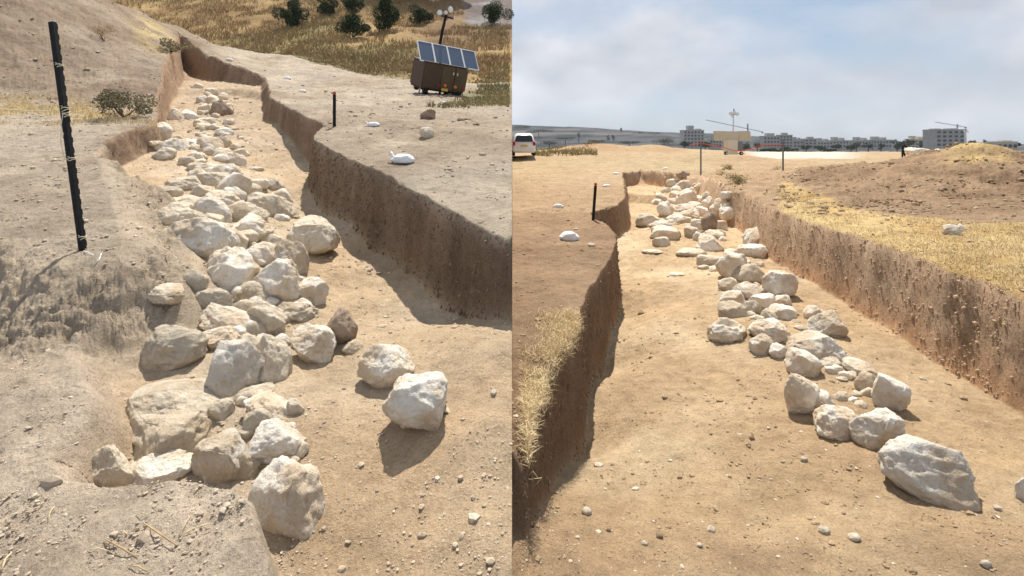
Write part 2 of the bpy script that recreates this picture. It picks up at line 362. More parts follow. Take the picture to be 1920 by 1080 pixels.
def tube(bm, pts, r, n=8):
    """tapered tube through pts; r number or list"""
    pts = [Vector(p) for p in pts]; rs = r if isinstance(r, (list, tuple)) else [r]*len(pts); rings = []
    for i, p in enumerate(pts):
        d = (pts[min(i+1, len(pts)-1)] - pts[max(i-1, 0)]).normalized()
        a = d.orthogonal().normalized() if i == 0 else (pa - d*pa.dot(d)).normalized()
        pa = a; b = d.cross(a)
        rings.append([bm.verts.new(p + (a*math.cos(t)+b*math.sin(t))*rs[i]) for t in [2*math.pi*k/n for k in range(n)]])
    for A, C in zip(rings, rings[1:]):
        for k in range(n): bm.faces.new((A[k], A[(k+1)%n], C[(k+1)%n], C[k]))
    bm.faces.new(rings[0][::-1]); bm.faces.new(rings[-1]); return bm
def T(pts, r, n=8): return tube(bmesh.new(), pts, r, n)

# ------------------------------------------------------------------ terrain meshes
def colours(side, X, Y, z, I):
    N = lambda f, s, o=4: fbm(X*f, Y*f, o=o, s=s)
    c = lambda *a: np.array(a)[None, :]
    m = lambda A, Bc, k: A + (Bc - A)*np.clip(k, 0, 1)[:, None]
    a = X/Y
    if side == 'L':
        px = CX + 1000*a; row = YL - 1000*z/Y
        grey = c(.39,.335,.27); tan = c(.55,.425,.285); pale = c(.64,.52,.38); brown = c(.20,.14,.10)
        C = np.repeat(grey, len(X), 0)
        C = m(C, c(.33,.265,.20), .5+1.5*N(.5, 101))
        C = m(C, c(.50,.43,.335), .9*N(1.1, 102)+.1)
        # heaps
        C = m(C, c(.24,.18,.13), sstep((Y-10.5)/3)*sstep((-.50-a)/.1)*(.75+.6*N(.9,150)))
        # straw band beside the stake and by the back corner
        C = m(C, c(.46,.34,.16), sstep(1-np.abs(Y-10.6-.6*N(.8,103))/1.6)*sstep((-.64-a)/.1)*sstep(.6+2*N(1.3,104)))
        C = m(C, c(.50,.39,.20), sstep(1.4-np.hypot((a+.67)/.05, (Y-21.5)/3))*sstep(.6+2*N(.6,105)))
        # far dry hillside
        k = sstep((Y+.5-np.interp(a, [-1,-.44,-.36,-.28,0], [32,31,27,22.5,20.5])-1.8*fbm(X*.5, Y*.5, s=106))/1.5)
        hg = m(np.repeat(c(.24,.155,.07), len(X), 0), c(.36,.25,.115), .5+2.2*N(.25,107))
        hg = m(hg, c(.17,.15,.07), sstep(1-np.abs(Y-28)/9)*.9 + 1.2*N(.12,108))
        hg = m(hg, c(.19,.12,.07), sstep((a+.25)/.12)*sstep((Y-34)/6)*.7)
        hg = m(hg, m(np.repeat(c(.27,.26,.26), len(X), 0), c(.16,.13,.12), .5+2*N(.5,151)), sstep((a+.10)/.02)*sstep((Y-45)/2))
        C = m(C, hg, k)
        C = m(C, c(.15,.15,.06), sstep((a+.14)/.08)*sstep(1-np.abs(Y-16)/5)*(.6+1.2*N(.5,109)))
        # trench
        flc = m(np.repeat(tan, len(X), 0), pale, .35+1.4*N(1.2,110))
        flc = m(flc, c(.56,.41,.265), .15+1.3*N(.7,111))
        flc = m(flc, c(.54,.43,.30), sstep((.30-np.abs(a+.03))/.2)*sstep((4.7-Y)/.4)*(.1+.9*N(1.6,112)))
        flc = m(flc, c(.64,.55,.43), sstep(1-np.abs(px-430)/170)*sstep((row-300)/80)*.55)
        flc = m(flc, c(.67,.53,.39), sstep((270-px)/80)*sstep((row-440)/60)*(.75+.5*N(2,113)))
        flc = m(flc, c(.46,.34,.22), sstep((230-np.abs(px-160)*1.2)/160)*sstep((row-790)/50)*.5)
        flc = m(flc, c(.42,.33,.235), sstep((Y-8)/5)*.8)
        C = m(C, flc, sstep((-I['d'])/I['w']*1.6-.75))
        wall = (sstep((-I['d'])/.03)*sstep((I['d']+I['w']*1.02)/.03))
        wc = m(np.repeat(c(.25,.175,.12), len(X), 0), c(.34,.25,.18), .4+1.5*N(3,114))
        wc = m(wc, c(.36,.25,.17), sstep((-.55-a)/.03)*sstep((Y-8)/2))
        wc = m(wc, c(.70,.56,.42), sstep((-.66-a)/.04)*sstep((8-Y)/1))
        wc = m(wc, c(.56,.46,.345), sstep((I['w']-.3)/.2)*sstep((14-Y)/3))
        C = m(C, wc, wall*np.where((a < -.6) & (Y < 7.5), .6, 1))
        C = m(C, m(np.repeat(c(.51,.415,.32), len(X), 0), c(.61,.51,.40), .4+1.5*N(3,115)), I['S2'])
        C = m(C, c(.45,.39,.31), sstep(1-np.abs(Y-6.0)/2.6)*sstep((-.72-a)/.04)*(.4+1.2*N(1.2,116)))
    else:
        tan = c(.49,.355,.215); brown = c(.34,.24,.155); straw = c(.56,.42,.21)
        C = np.repeat(brown, len(X), 0)
        C = m(C, c(.26,.175,.11), .35+1.5*N(.6,121))
        C = m(C, c(.40,.285,.175), sstep((Y-9)/7)*.75+.3*N(.5,122))
        C = m(C, c(.42,.33,.21), sstep((Y-17)/8)*sstep((.45-a)/.1)*(.6+N(.2,123)))
        C = m(C, c(.40,.31,.19), sstep((Y-25)/10)*(.3+1.3*N(.12,124)))
        C = m(C, c(.36,.235,.14), sstep((Y-44)/5)*sstep((a-.09)/.03)*sstep((.34-a)/.04)*(.75+1.5*N(.15,125)))
        C = m(C, c(.52,.48,.42), sstep((Y-52)/8)*sstep((a-.42)/.05)*sstep((.68-a)/.08)*sstep((120-Y)/20))
        C = m(C, m(np.repeat(c(.32,.22,.14), len(X), 0), c(.22,.145,.09), .5+1.6*N(1.3,152)), sstep((a-.50)/.06)*sstep((Y-np.interp(a, [.51,.64,.74,.84,.96], [14.5,10.6,9.4,8.7,8.9])+.8*N(.9,128))/.8)*sstep((24-Y)/3)*(.9+.5*N(1.2,140)))
        C = m(C, c(.50,.37,.17), sstep((a-.79)/.04)*sstep((.96-a)/.05)*sstep((Y-12.6-.8*N(.8,141))/.8)*sstep((20-Y)/3)*(.6+1.2*N(1.0,127)))
        st = sstep((X-3.9)/.4)*sstep((np.interp(a, [.51,.64,.74,.84,.96], [14.5,10.6,9.4,8.7,8.9])-Y+.8*N(.9,128))/.6)*sstep((Y-3)/1)
        C = m(C, m(np.repeat(straw, len(X), 0), c(.46,.31,.13), .3+2*N(2.2,129)), st*.95*sstep((a-.49)/.03))
        # far land
        k = sstep((Y-110)/30)
        fc = m(np.repeat(c(.062,.064,.070), len(X), 0), c(.010,.016,.02), sstep(.55+3.0*fbm(X*.010, Y*.03, o=4, s=130)))
        fc = m(fc, c(.12,.11,.105), sstep(3.2*fbm(X*.006+9, Y*.02, o=3, s=131)-.5))
        C = m(C, fc, k)
        flc = m(np.repeat(tan, len(X), 0), c(.58,.45,.295), .45+1.5*N(.9,132))
        flc = m(flc, c(.44,.31,.19), .1+1.3*N(.7,133))
        flc = m(flc, c(.37,.255,.16), sstep((3.4-Y)/.5)*(.4+N(1.6,134)))
        C = m(C, flc, sstep((-I['d'])/I['w']*1.6-.75))
        wall = (sstep((-I['d'])/.02)*sstep((I['d']+I['w']*1.02)/.03))
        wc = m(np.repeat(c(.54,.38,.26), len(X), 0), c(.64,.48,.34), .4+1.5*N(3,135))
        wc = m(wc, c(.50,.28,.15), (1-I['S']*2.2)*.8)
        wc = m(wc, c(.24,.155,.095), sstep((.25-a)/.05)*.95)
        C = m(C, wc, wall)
    return np.clip(C, .01, .9)
def build_terrain(side, name, us, ys, label_kind='structure'):
    U, Yg = np.meshgrid(us, ys); X = (U*Yg).ravel(); Y = Yg.ravel(); nr, nc = U.shape
    fz = zL if side == 'L' else zR
    polys = [(TL_poly, TL_w), (PN_poly, PN_w)] if side == 'L' else [(TR_poly, TR_w)]
    nf = (2.2, .05, 3, 21) if side == 'L' else (2.0, .06, 4, 61)
    edge = (np.abs(U).ravel() < 1e-9)
    for pi, (P, W) in enumerate(polys):                       # gather vertices on the trench walls
        wx = X + nf[1]*fbm(X*nf[0], Y*nf[0], o=nf[2], s=nf[3]); wy = Y + nf[1]*fbm(X*nf[0], Y*nf[0], o=nf[2], s=nf[3]+1)
        d, gx, gy, w, qx, qy = seg_sd(wx, wy, P, W)
        if pi == 1: lo, hi = 0*w, w
        else: lo, hi = -w, 0*w
        D = .035*Y + .03 + w*.9
        a1 = np.minimum(-.62*D, lo*1.0); a1 = np.where(pi == 1, -.5*D, a1); a2 = .5*D
        nd = np.where(d < a1, -D + (d+D)*(lo+D)/(a1+D), np.where(d < a2, lo + (d-a1)/(a2-a1)*(hi-lo), hi + (d-a2)*(D-hi)/(D-a2)))
        mv = (np.abs(d) < D) & (~edge) & (Y < 34)
        k = np.where(mv, nd-d, 0)*.92*sstep((.03+.035*Y+.9*w - 1.25*w)/(.25*w))
        X = X + gx*k; Y = Y + gy*k
        if side == 'L': X = np.minimum(X, np.where(edge, 0, -1e-4))
        else: X = np.maximum(X, np.where(edge, 0, 1e-4))
    z, I = fz(X, Y, True)
    C = colours(side, X, Y, z, I)
    # clods on the walls, and small relief everywhere
    wl = np.clip(4*I['S']*(1-I['S']), 0, 1)
    amp = .022*np.minimum(1, I['w']/.12) if side == 'L' else .018
    amp = amp*np.clip(6/Y, .2, 1)
    cl = (1.25*fbm(X*8, Y*8, z*10, o=3, s=201, g=.6) + .6*np.abs(fbm(X*4, Y*4, z*6, o=3, s=205)))*amp*wl
    soft = np.where((side == 'L') & (X/Y < -.6), .8, 1.0)
    px = I['gx']*cl*soft; py = I['gy']*cl*soft
    px = np.where(edge, 0, px)
    z = z + (.010*fbm(X*12, Y*12, o=4, s=211, g=.6) + .012*np.maximum(0, fbm(X*5, Y*5, o=3, s=215)))*np.clip(Y/4, .6, 4)
    if side == 'L':
        rough = sstep((-.70-X/Y)/.03)*sstep((5.2-Y)/.5)*sstep((Y-3.0)/.2)*np.clip(wl+.25, 0, 1)
        rough = np.maximum(rough, .9*np.clip(wl*1.2, 0, 1)*sstep((-.6-X/Y)/.05))
        z = z + rough*.34*(np.abs(fbm(X*2.6, Y*2.6, z*3, o=6, s=231, g=.6))-.13)
        z = z + I['S2']*.03*fbm(X*6, Y*6, o=5, s=233, g=.62)
    else:
        md = sstep((X-5)/2)*sstep((Y-9.5)/2)*sstep((30-Y)/4)
        z = z + md*(.13*fbm(X*1.9, Y*1.9, o=6, s=241, g=.62) + .07*(np.abs(fbm(X*1.5+4, Y*1.5, o=4, s=244))-.2))
        z = z + sstep((X-6.0)/2)*sstep((Y-11)/3)*sstep((26-Y)/4)*(.09*fbm(X*1.3, Y*1.3, o=4, s=242))
    C = np.concatenate([C, (wl if side == 'R' else np.maximum(wl*np.where(I['w'] > .35, .35, 1), rough*.35))[:,None]], 1)
    X = X + px; Y = Y + py
    if side == 'L': z = z + SL*Y; X = np.minimum(X, 0)
    else: X = np.maximum(X, 0)
    V = np.stack([X, Y, z], 1)
    idx = np.arange(nr*nc).reshape(nr, nc)
    Q = np.stack([idx[:-1,:-1], idx[:-1,1:], idx[1:,1:], idx[1:,:-1]], -1).reshape(-1, 4)
    # earth side faces all round
    loop = np.concatenate([idx[0,:], idx[1:,-1], idx[-1,-2::-1], idx[-2:0:-1,0]])
    low = V[loop].copy(); low[:,2] = np.minimum(low[:,2]-.5, -6.0 if side == 'L' else -8.0)
    o0 = len(V); V = np.concatenate([V, low]); C = np.concatenate([C, C[loop]*0+np.array([.24,.16,.10,1])])
    L = len(loop); k = np.arange(L); k2 = (k+1) % L
    S = np.stack([loop[k], o0+k, o0+k2, loop[k2]], 1)
    o = npmesh(name, V, np.concatenate([Q, S]), M['soil'], True, C)
    return tag(o, kind='structure')
def yrows(a, b, n): return 1/np.linspace(a**-.5, b**-.5, n)**2
usL = -np.linspace(0, 1, 520)*.975; usL = np.concatenate([-np.linspace(1.5, .98, 40), usL[::-1]])
ysL = np.concatenate([yrows(1.5, 30, 620), np.linspace(30.3, 90, 120)])
build_terrain('L', 'ground', usL, ysL)
usR = np.concatenate([np.linspace(0, 1, 520)*.975, np.linspace(.985, 1.6, 40)])
ysR = np.concatenate([yrows(2.2, 60, 640), 60*(4200/60)**np.linspace(.005, 1, 170)])
build_terrain('R', 'ground', usR, ysR)

# ------------------------------------------------------------------ rocks
def ico(sub):
    bm = bmesh.new(); bmesh.ops.create_icosphere(bm, subdivisions=sub, radius=1.0)
    V = np.array([v.co[:] for v in bm.verts]); Fc = np.array([[v.index for v in f.verts] for f in bm.faces]); bm.free(); return V, Fc
ICO = {s: ico(s) for s in (1, 2, 3, 4, 5)}
def rock_verts(seed, sub, cuts=9, rough=1.0):
    r = np.random.default_rng(seed); V, Fc = ICO[sub]; V = V.copy()
    V = V*(1 + .22*fbm(V[:,0]*1.1+seed, V[:,1]*1.1, V[:,2]*1.1, o=2, s=seed % 97))[:, None]
    for k in range(cuts):
        n = r.normal(size=3); n /= np.linalg.norm(n)
        if n[2] < -.3: n[2] *= -1
        off = r.uniform(.58, .92); p = V@n; e = np.maximum(p-off, 0); V = V - n[None,:]*(e*.9)[:, None]
    Nn = V/np.linalg.norm(V, axis=1)[:, None]
    x, y, z = V[:,0]+seed*.37, V[:,1], V[:,2]
    dsp = .15*fbm(x*2.1, y*2.1, z*2.1, o=6, s=5, g=.66) - .15*(np.abs(fbm(x*2.6, y*2.6, z*2.6, o=5, s=9, g=.6))-.2) - .14*np.maximum(0, fbm(x*4.5, y*4.5, z*4.5, o=3, s=13)-.30)
    return V + Nn*(dsp*rough)[:, None], Fc
rockn = [0]
def rock(side, cx, cy, w, h, tone='w', label=None, roll=0, sink=None, name='boulder', cat='rock', group=None, sub=None, ring=False, cuts=9):
    w *= 1.07; h *= (1.24 if side == 'L' and sink is None else 1.15)
    if sink is None: sink = .40 if side == 'L' else .26
    rockn[0] += 1; seed = rockn[0]*7+3
    s = max(.06, (cy-HZ)/1000)
    # find the depth at which the stone, resting in the soil, covers this spot
    Ys = 1.6*(60/1.6)**np.linspace(0, 1, 900); X = (cx-CX)/1000*Ys
    W = w/1000*Ys; Hh = h/1000*Ys; D = np.minimum(W*.85, Hh/s*.7); D = np.maximum(D, W*.5)
    H = np.sqrt(np.maximum(Hh**2 - (s*D)**2, (.38*np.minimum(W, Hh))**2))
    g = gz(side, X, Ys); f = g + H*(.5-sink) - (HZ-cy)/1000*Ys
    i = int(np.argmax(f >= 0)); y = float(Ys[i]); x = float(X[i]); W, D, H = float(W[i]), float(D[i]), float(H[i])
    sub = sub or (5 if w > 60 else 4 if w > 26 else 3)
    V, Fc = rock_verts(seed, sub, cuts if cuts != 9 else 6 + (seed*5) % 13, .8 + (seed*3 % 7)*.09)
    if ring:
        rr = np.hypot(V[:,0], V[:,1]); V[:,2] -= np.where(V[:,2] > 0, .95*np.exp(-(rr/.50)**4), 0)
    V = V/np.array([np.ptp(V[:,0]), np.ptp(V[:,1]), np.ptp(V[:,2])])*1.04
    V = V*np.array([W, D, H])
    if roll:
        a = R(roll); V = np.stack([V[:,0]*math.cos(a)-V[:,2]*math.sin(a), V[:,1], V[:,0]*math.sin(a)+V[:,2]*math.cos(a)], 1)
    o = npmesh(name, V, Fc, M[tone], True)
    o.location = (x, y, float(g[i]) + H*(.5-sink)); o.rotation_euler = (0, 0, 0)
    return tag(o, label, cat, group)
ORD = ['leftmost','second from left','third from left','fourth from left','fifth from left','sixth from left','seventh from left','eighth from left','ninth from left','tenth from left','eleventh from left','twelfth from left','thirteenth from left','fourteenth from left']
TONE = dict(w='white', d='dusty tan', b='brown')
def cluster(side, where, items, group):
    items = sorted(items, key=lambda t: t[0]); n = len(items)
    for i, t in enumerate(items):
        o = ORD[i] if i < n-1 or n < 3 else 'rightmost'
        rock(side, *t[:5], label=f"{TONE[t[4]]} stone, {o} {where}", group=group, **(t[5] if len(t) > 5 else {}))
GL = 'stones of the wall line in the left trench'; GR = 'stones of the wall line in the right trench'
def big(side, t, label, **k): rock(side, *t, label=label, group=GL if side == 'L' else GR, **k)
big('L', (545,936,136,132,'w'), 'largest white boulder, nearest the bottom edge of the left trench', roll=-25)
big('L', (412,870,96,104,'w'), 'grey angular boulder with flat faces, bottom row between two rounder stones', cuts=14)
big('L', (298,876,116,76,'w'), 'rounded white stone with pitted lower edge at the edge of near grey soil')
big('L', (203,884,80,86,'d'), 'dusty tan rounded stone, leftmost of the bottom row')
big('L', (318,822,160,104,'d'), 'wide dusty slab half buried above the bottom row of stones')
big('L', (326,756,150,78,'d'), 'wide pale slab topmost of two buried slabs at lower left', roll=-8)
big('L', (436,702,94,100,'w'), 'bright white pointed boulder with brown pitted foot beside a dark gap')
big('L', (726,680,97,76,'w'), 'white squarish boulder lying alone on the open trench floor', sink=.1)
big('L', (790,746,112,92,'w'), 'pale boulder with shaded brown underside, right of the lone white one', sink=.02)
big('L', (597,640,82,64,'w'), 'angular cream stone casting a shadow left of a brownish one', cuts=14, sink=.12, roll=-20)
big('L', (640,612,58,62,'b'), 'brownish blocky stone behind the angular cream one', cuts=12, sink=.12)
big('L', (661,654,36,26,'w'), 'small flat pale stone at the foot of the brownish block')
big('L', (590,441,92,62,'d'), 'brown sided flat block lying against the shaded trench wall', cuts=16, sink=.1)
big('L', (372,450,118,76,'w'), 'broad domed white boulder at the left side of the middle stones')
big('L', (434,520,98,100,'w'), 'large rounded white boulder in the centre of the rock spine')
big('L', (320,654,112,86,'d'), 'dusty round stone mostly buried left of the pointed boulder', sink=.4)
big('L', (438,606,116,52,'w'), 'long slanting pale stone in the middle of the spine', roll=-30)
cluster('L', 'beside the large bottom boulder', [(518,832,92,72,'w'),(512,768,96,52,'w',dict(roll=-25)),(415,772,42,42,'d'),(480,795,46,48,'d'),(465,880,44,60,'d',dict(sink=.45)),(554,770,30,34,'d')], GL)
cluster('L', 'around the pointed white boulder', [(413,635,76,48,'w'),(505,690,74,96,'d'),(500,600,80,66,'d'),(470,560,60,50,'d'),(478,740,60,36,'d',dict(sink=.4)),(534,600,22,24,'w'),(470,650,50,40,'d')], GL)
cluster('L', 'in the middle right of the left rock spine', [(520,532,88,80,'w'),(577,550,64,54,'w'),(546,492,60,76,'w',dict(roll=12)),(492,484,54,50,'w'),(555,585,74,36,'d',dict(sink=.45)),(400,560,60,40,'d'),(370,528,44,40,'d'),(314,556,62,36,'d',dict(sink=.5))], GL)
cluster('L', 'just behind the domed white boulder', [(330,410,66,48,'d'),(397,404,72,54,'w',dict(roll=-25)),(345,385,66,38,'d',dict(sink=.4)),(470,430,76,44,'w'),(440,455,56,44,'d'),(505,455,54,36,'d'),(420,375,60,36,'d')], GL)
cluster('L', 'below the far end of the left rock line', [(510,392,94,58,'d',dict(roll=-20)),(436,356,52,62,'w',dict(roll=-20)),(462,405,72,36,'d'),(395,340,60,30,'d'),(350,345,64,30,'d',dict(sink=.4)),(304,362,56,28,'d',dict(sink=.4)),(510,345,42,22,'d'),(482,378,48,28,'w'),(400,320,60,30,'w'),(376,362,40,26,'d')], GL)
cluster('L', 'halfway up the left rock line', [(366,299,34,26,'w'),(330,278,44,30,'w'),(304,252,42,36,'w'),(392,275,46,34,'w'),(352,272,36,22,'w'),(418,270,28,28,'w'),(412,292,40,26,'w'),(442,303,42,30,'w'),(455,288,28,16,'w'),(425,325,46,28,'w'),(480,318,28,10,'d'),(310,292,40,26,'d'),(296,278,24,20,'w')], GL)
cluster('L', 'in the far heap at the back, left trench', [(412,209,38,38,'b'),(398,174,20,16,'w'),(380,190,22,20,'w'),(370,163,22,14,'w'),(416,184,20,20,'w'),(398,190,22,22,'w'),(384,205,20,18,'d'),(427,210,18,16,'w'),(393,208,18,22,'w'),(405,196,18,16,'w'),(388,181,16,14,'w')], GL)
cluster('L', 'in front of the far left heap', [(331,220,28,26,'w'),(353,219,32,20,'w',dict(roll=-20)),(392,228,44,16,'d'),(405,240,34,14,'d'),(378,237,30,12,'d'),(420,250,30,16,'w'),(440,243,16,8,'w')], GL)
big('L', (804,214,26,18,'b'), 'dark brown clod lying on the bare soil below the trailer', sink=.1)
big('L', (801,249,25,20,'d'), 'tan stone lying on bare soil in front of the dark clod', sink=.1)
# right trench
big('R', (1752,890,150,126,'w'), 'largest white boulder, nearest the bottom edge of the right trench', roll=-12, cuts=8, sink=.28)
big('R', (1648,808,88,90,'w'), 'white wedge shaped stone next up from the largest right boulder', roll=-20)
big('R', (1696,838,44,46,'d'), 'small pale stone squeezed behind the largest right boulder')
big('R', (1567,794,82,62,'w'), 'rounded cream stone left of the white wedge')
big('R', (1538,758,62,54,'w'), 'lumpy pale stone between the cream stone and the tall rounded one')
big('R', (1498,736,64,74,'w'), 'tall rounded white stone with a shaded right side', sink=.1)
big('R', (1505,682,54,56,'w'), 'tilted white stone with a dark hollow below', roll=25)
big('R', (1668,735,56,64,'w'), 'round pale boulder, right one of a touching pair', sink=.1)
big('R', (1629,721,46,42,'w'), 'smaller pale stone, left one of a touching pair')
big('R', (1612,689,52,30,'w'), 'flat angular pale stone above the touching pair', roll=-10, cuts=14)
big('R', (1528,652,92,56,'w'), 'broad pale stone below the horn shaped one')
big('R', (1552,614,66,50,'w'), 'horn shaped white stone pointing up to the right', roll=35)
big('R', (1526,586,34,30,'w'), 'small split white stone lying alone near the lit wall', sink=.1)
big('R', (1361,622,66,42,'w'), 'hollow ring shaped white stone on the open floor', ring=True, cuts=3, sink=.3)
big('R', (1458,533,60,46,'w'), 'squarish white boulder at the right edge of the spine', sink=.1, cuts=13)
big('R', (1413,445,50,28,'w'), 'slanting white stone leaning on another near the wall', roll=28, sink=-.1)
big('R', (1412,471,46,30,'w'), 'white stone underneath the slanting one')
big('R', (1210,412,42,24,'d'), 'flat dark sided stone lying by the shaded left wall', sink=.1)
big('R', (1268,515,26,9,'w'), 'small flat white stone on the bare floor, apart from the spine')
big('R', (1918,922,28,52,'w'), 'pale stone cut by the right edge of the picture')
big('R', (1783,431,28,20,'w'), 'pale stone on the straw at the foot of the spoil heap, larger of two', sink=.1)
big('R', (1801,427,14,14,'w'), 'pale stone on the straw at the foot of the spoil heap, smaller of two', sink=.1)
cluster('R', 'between the horn shaped stone and the ring', [(1440,617,66,40,'w',dict(sink=.1)),(1425,648,38,42,'w'),(1457,660,34,30,'w'),(1466,588,48,32,'w'),(1430,566,40,32,'w'),(1410,578,36,34,'d'),(1376,582,50,34,'d'),(1470,564,32,24,'w'),(1545,676,50,24,'d'),(1578,672,30,20,'d'),(1595,705,22,14,'d')], GR)
cluster('R', 'on the upper middle of the right spine', [(1400,515,54,40,'w'),(1372,496,54,50,'w',dict(sink=.1)),(1366,533,34,28,'w'),(1405,545,54,32,'w'),(1374,560,50,32,'w'),(1440,592,30,24,'d'),(1440,545,30,22,'w'),(1330,490,44,26,'d',dict(sink=.4)),(1345,505,30,12,'d'),(1375,474,26,14,'w'),(1300,474,50,18,'d',dict(sink=.4)),(1320,502,22,10,'d')], GR)
cluster('R', 'behind the leaning pair', [(1328,458,46,34,'w'),(1296,436,28,24,'w'),(1330,418,28,38,'b',dict(sink=.05)),(1311,424,30,24,'w'),(1352,424,24,24,'w'),(1367,406,36,24,'w',dict(sink=.1)),(1294,404,36,22,'w'),(1316,398,30,22,'w'),(1345,396,30,24,'w'),(1310,445,20,18,'w'),(1340,440,34,16,'d')], GR)
cluster('R', 'low by the bare patch of the right trench', [(1245,438,50,28,'w'),(1240,455,30,20,'d'),(1240,421,50,18,'w'),(1266,411,34,18,'w'),(1284,414,26,18,'w'),(1263,440,24,18,'d'),(1232,432,24,18,'d'),(1222,473,34,8,'d')], GR)
cluster('R', 'in the middle of the far right heap', [(1248,390,30,28,'w',dict(sink=.05)),(1286,372,38,30,'w',dict(sink=.05)),(1268,368,26,18,'w'),(1308,376,34,20,'w'),(1330,380,26,20,'w'),(1365,373,30,14,'w'),(1364,386,28,14,'w'),(1283,391,40,18,'w'),(1263,378,24,14,'w'),(1349,386,18,22,'w'),(1302,388,30,16,'w'),(1240,372,26,18,'w'),(1326,366,20,14,'d')], GR)
cluster('R', 'at the very back of the right trench', [(1285,348,32,20,'w',dict(sink=.05)),(1262,346,22,14,'w'),(1272,342,14,10,'w'),(1280,334,24,12,'b'),(1268,356,24,16,'w'),(1300,360,26,18,'w'),(1250,358,20,14,'d'),(1232,380,20,12,'w'),(1310,352,18,14,'d'),(1290,359,20,12,'w')], GR)

def fill(side, path, n, label, grp):
    g = random.Random(31 if side == 'L' else 57)
    for k in range(n):
        t_ = g.random()*(len(path)-1); i = int(t_); a, b = path[i], path[i+1]; f_ = t_-i
        px = a[0]+(b[0]-a[0])*f_ + g.gauss(0, 1)*(a[2]+(b[2]-a[2])*f_)*.5; py = a[1]+(b[1]-a[1])*f_; sc_ = a[3]+(b[3]-a[3])*f_
        w = sc_*g.uniform(.45, 1.2); tn = g.choice('wwd')
        lb = f'small {TONE[tn]} stone wedged among larger ones ' + label[min(i, len(label)-1)]
        rock(side, px, py, w, w*g.uniform(.5, .85), tn, label=lb, group=grp, sub=3, name='small_stone', cat='stone', sink=.3)
fill('L', [(530,880,50,28),(500,760,60,36),(480,640,70,40),(500,540,95,42),(450,440,110,42),(410,360,90,36),(385,290,90,28),(395,230,60,17),(400,185,36,12)], 130, ['beside the largest left boulder','above the bottom row, left view','beside the pointed white boulder','in the centre of the left spine','behind the domed white boulder','in the upper middle of the left line','near the small far stones, left trench','in front of the far left heap'], 'small stones between the large ones, left trench')
fill('R', [(1640,760,50,22),(1540,690,50,24),(1450,620,60,24),(1410,550,50,22),(1370,480,60,20),(1320,420,70,16),(1300,380,70,13),(1275,345,35,9)], 60, ['beside the white wedge, right trench','around the tilted white stone, right trench','near the ring shaped stone','below the squarish boulder, right spine','in the upper middle of the right spine','behind the leaning pair, right trench','in the far right heap'], 'small stones between the large ones, right trench')

# loose gravel: countless small stones and clods, one object per tone and side
def gravel(side, name, n, m, fn, size, label):
    V0, F0 = ICO[1]; pts = []
    us = rng.uniform(0, .97, n*3); ys = 1/rng.uniform(28**-.5, (1.6 if side == 'L' else 2.4)**-.5, n*3)**2
    if side == 'L': us = -us
    X = us*ys; Y = ys; den = fn(X, Y); keep = rng.uniform(0, 1, len(X)) < den
    X = X[keep][:n]; Y = Y[keep][:n]; Z = gz(side, X, Y)
    h = .01*(X*0+1)
    sl_ = np.abs(gz(side, X+h, Y)-Z) + np.abs(gz(side, X, Y+h)-Z); ok = sl_ < (.03 if size > .009 else .012); X, Y, Z = X[ok], Y[ok], Z[ok]; k = len(X)
    s = size*.8*np.exp(rng.normal(0, .6, k))*np.clip(Y/5, .55, 2.2); s = np.minimum(s, .035+Y*.0035)
    nv = len(V0); J = 1 + rng.uniform(-.28, .28, (k, nv)); A = rng.uniform(.6, 1.2, (k, 1, 3)); A[:,:,2] *= .65
    P = V0[None]*J[:,:,None]*A*s[:,None,None] + np.stack([X, Y, Z+s*.2], 1)[:,None,:]
    Fa = (F0[None] + (np.arange(k)*nv)[:,None,None]).reshape(-1, 3)
    o = npmesh(name, P.reshape(-1, 3), Fa, m, False); tag(o, label, 'gravel', kind='stuff')
peb = vary('pebble', (.42,.35,.26), (.60,.53,.43), 40, .95); clod = vary('soil_clod', (.26,.18,.11), (.42,.31,.20), 30, .98)
clodg = vary('grey_clod', (.34,.27,.20), (.50,.41,.31), 30, .98)
dl = lambda X, Y: .14 + .35*(Y > 10)*(X/Y < -.5) + .5*(Y < 3.2)*(X/Y < -.35) + .4*(fbm(X*1.2, Y*1.2, o=3, s=300) > .1)
gravel('L', 'gravel', 3500, peb, dl, .008, 'small pale pebbles scattered over the soil of the left dig')
gravel('L', 'gravel', 12000, clodg, dl, .008, 'small grey brown clods scattered over the soil of the left dig')
dr = lambda X, Y: .12 + .6*(fbm(X*1.0, Y*1.0, o=3, s=310) > .18) + .6*(Y < 3.4) + .3*(X > 6)
gravel('R', 'gravel', 1500, peb, dr, .008, 'small pale pebbles scattered over the soil of the right dig')
gravel('R', 'gravel', 7000, clod, dr, .008, 'small brown clods scattered over the soil of the right dig')
dh = lambda X, Y: 1.0*((X/Y > .5) & (Y > 9.5) & (Y < 17))
gravel('R', 'gravel', 9000, vary('heap_clod', (.22,.15,.09), (.40,.29,.19), 10, .98), dh, .010, 'brown clods covering the spoil heap of the right view')
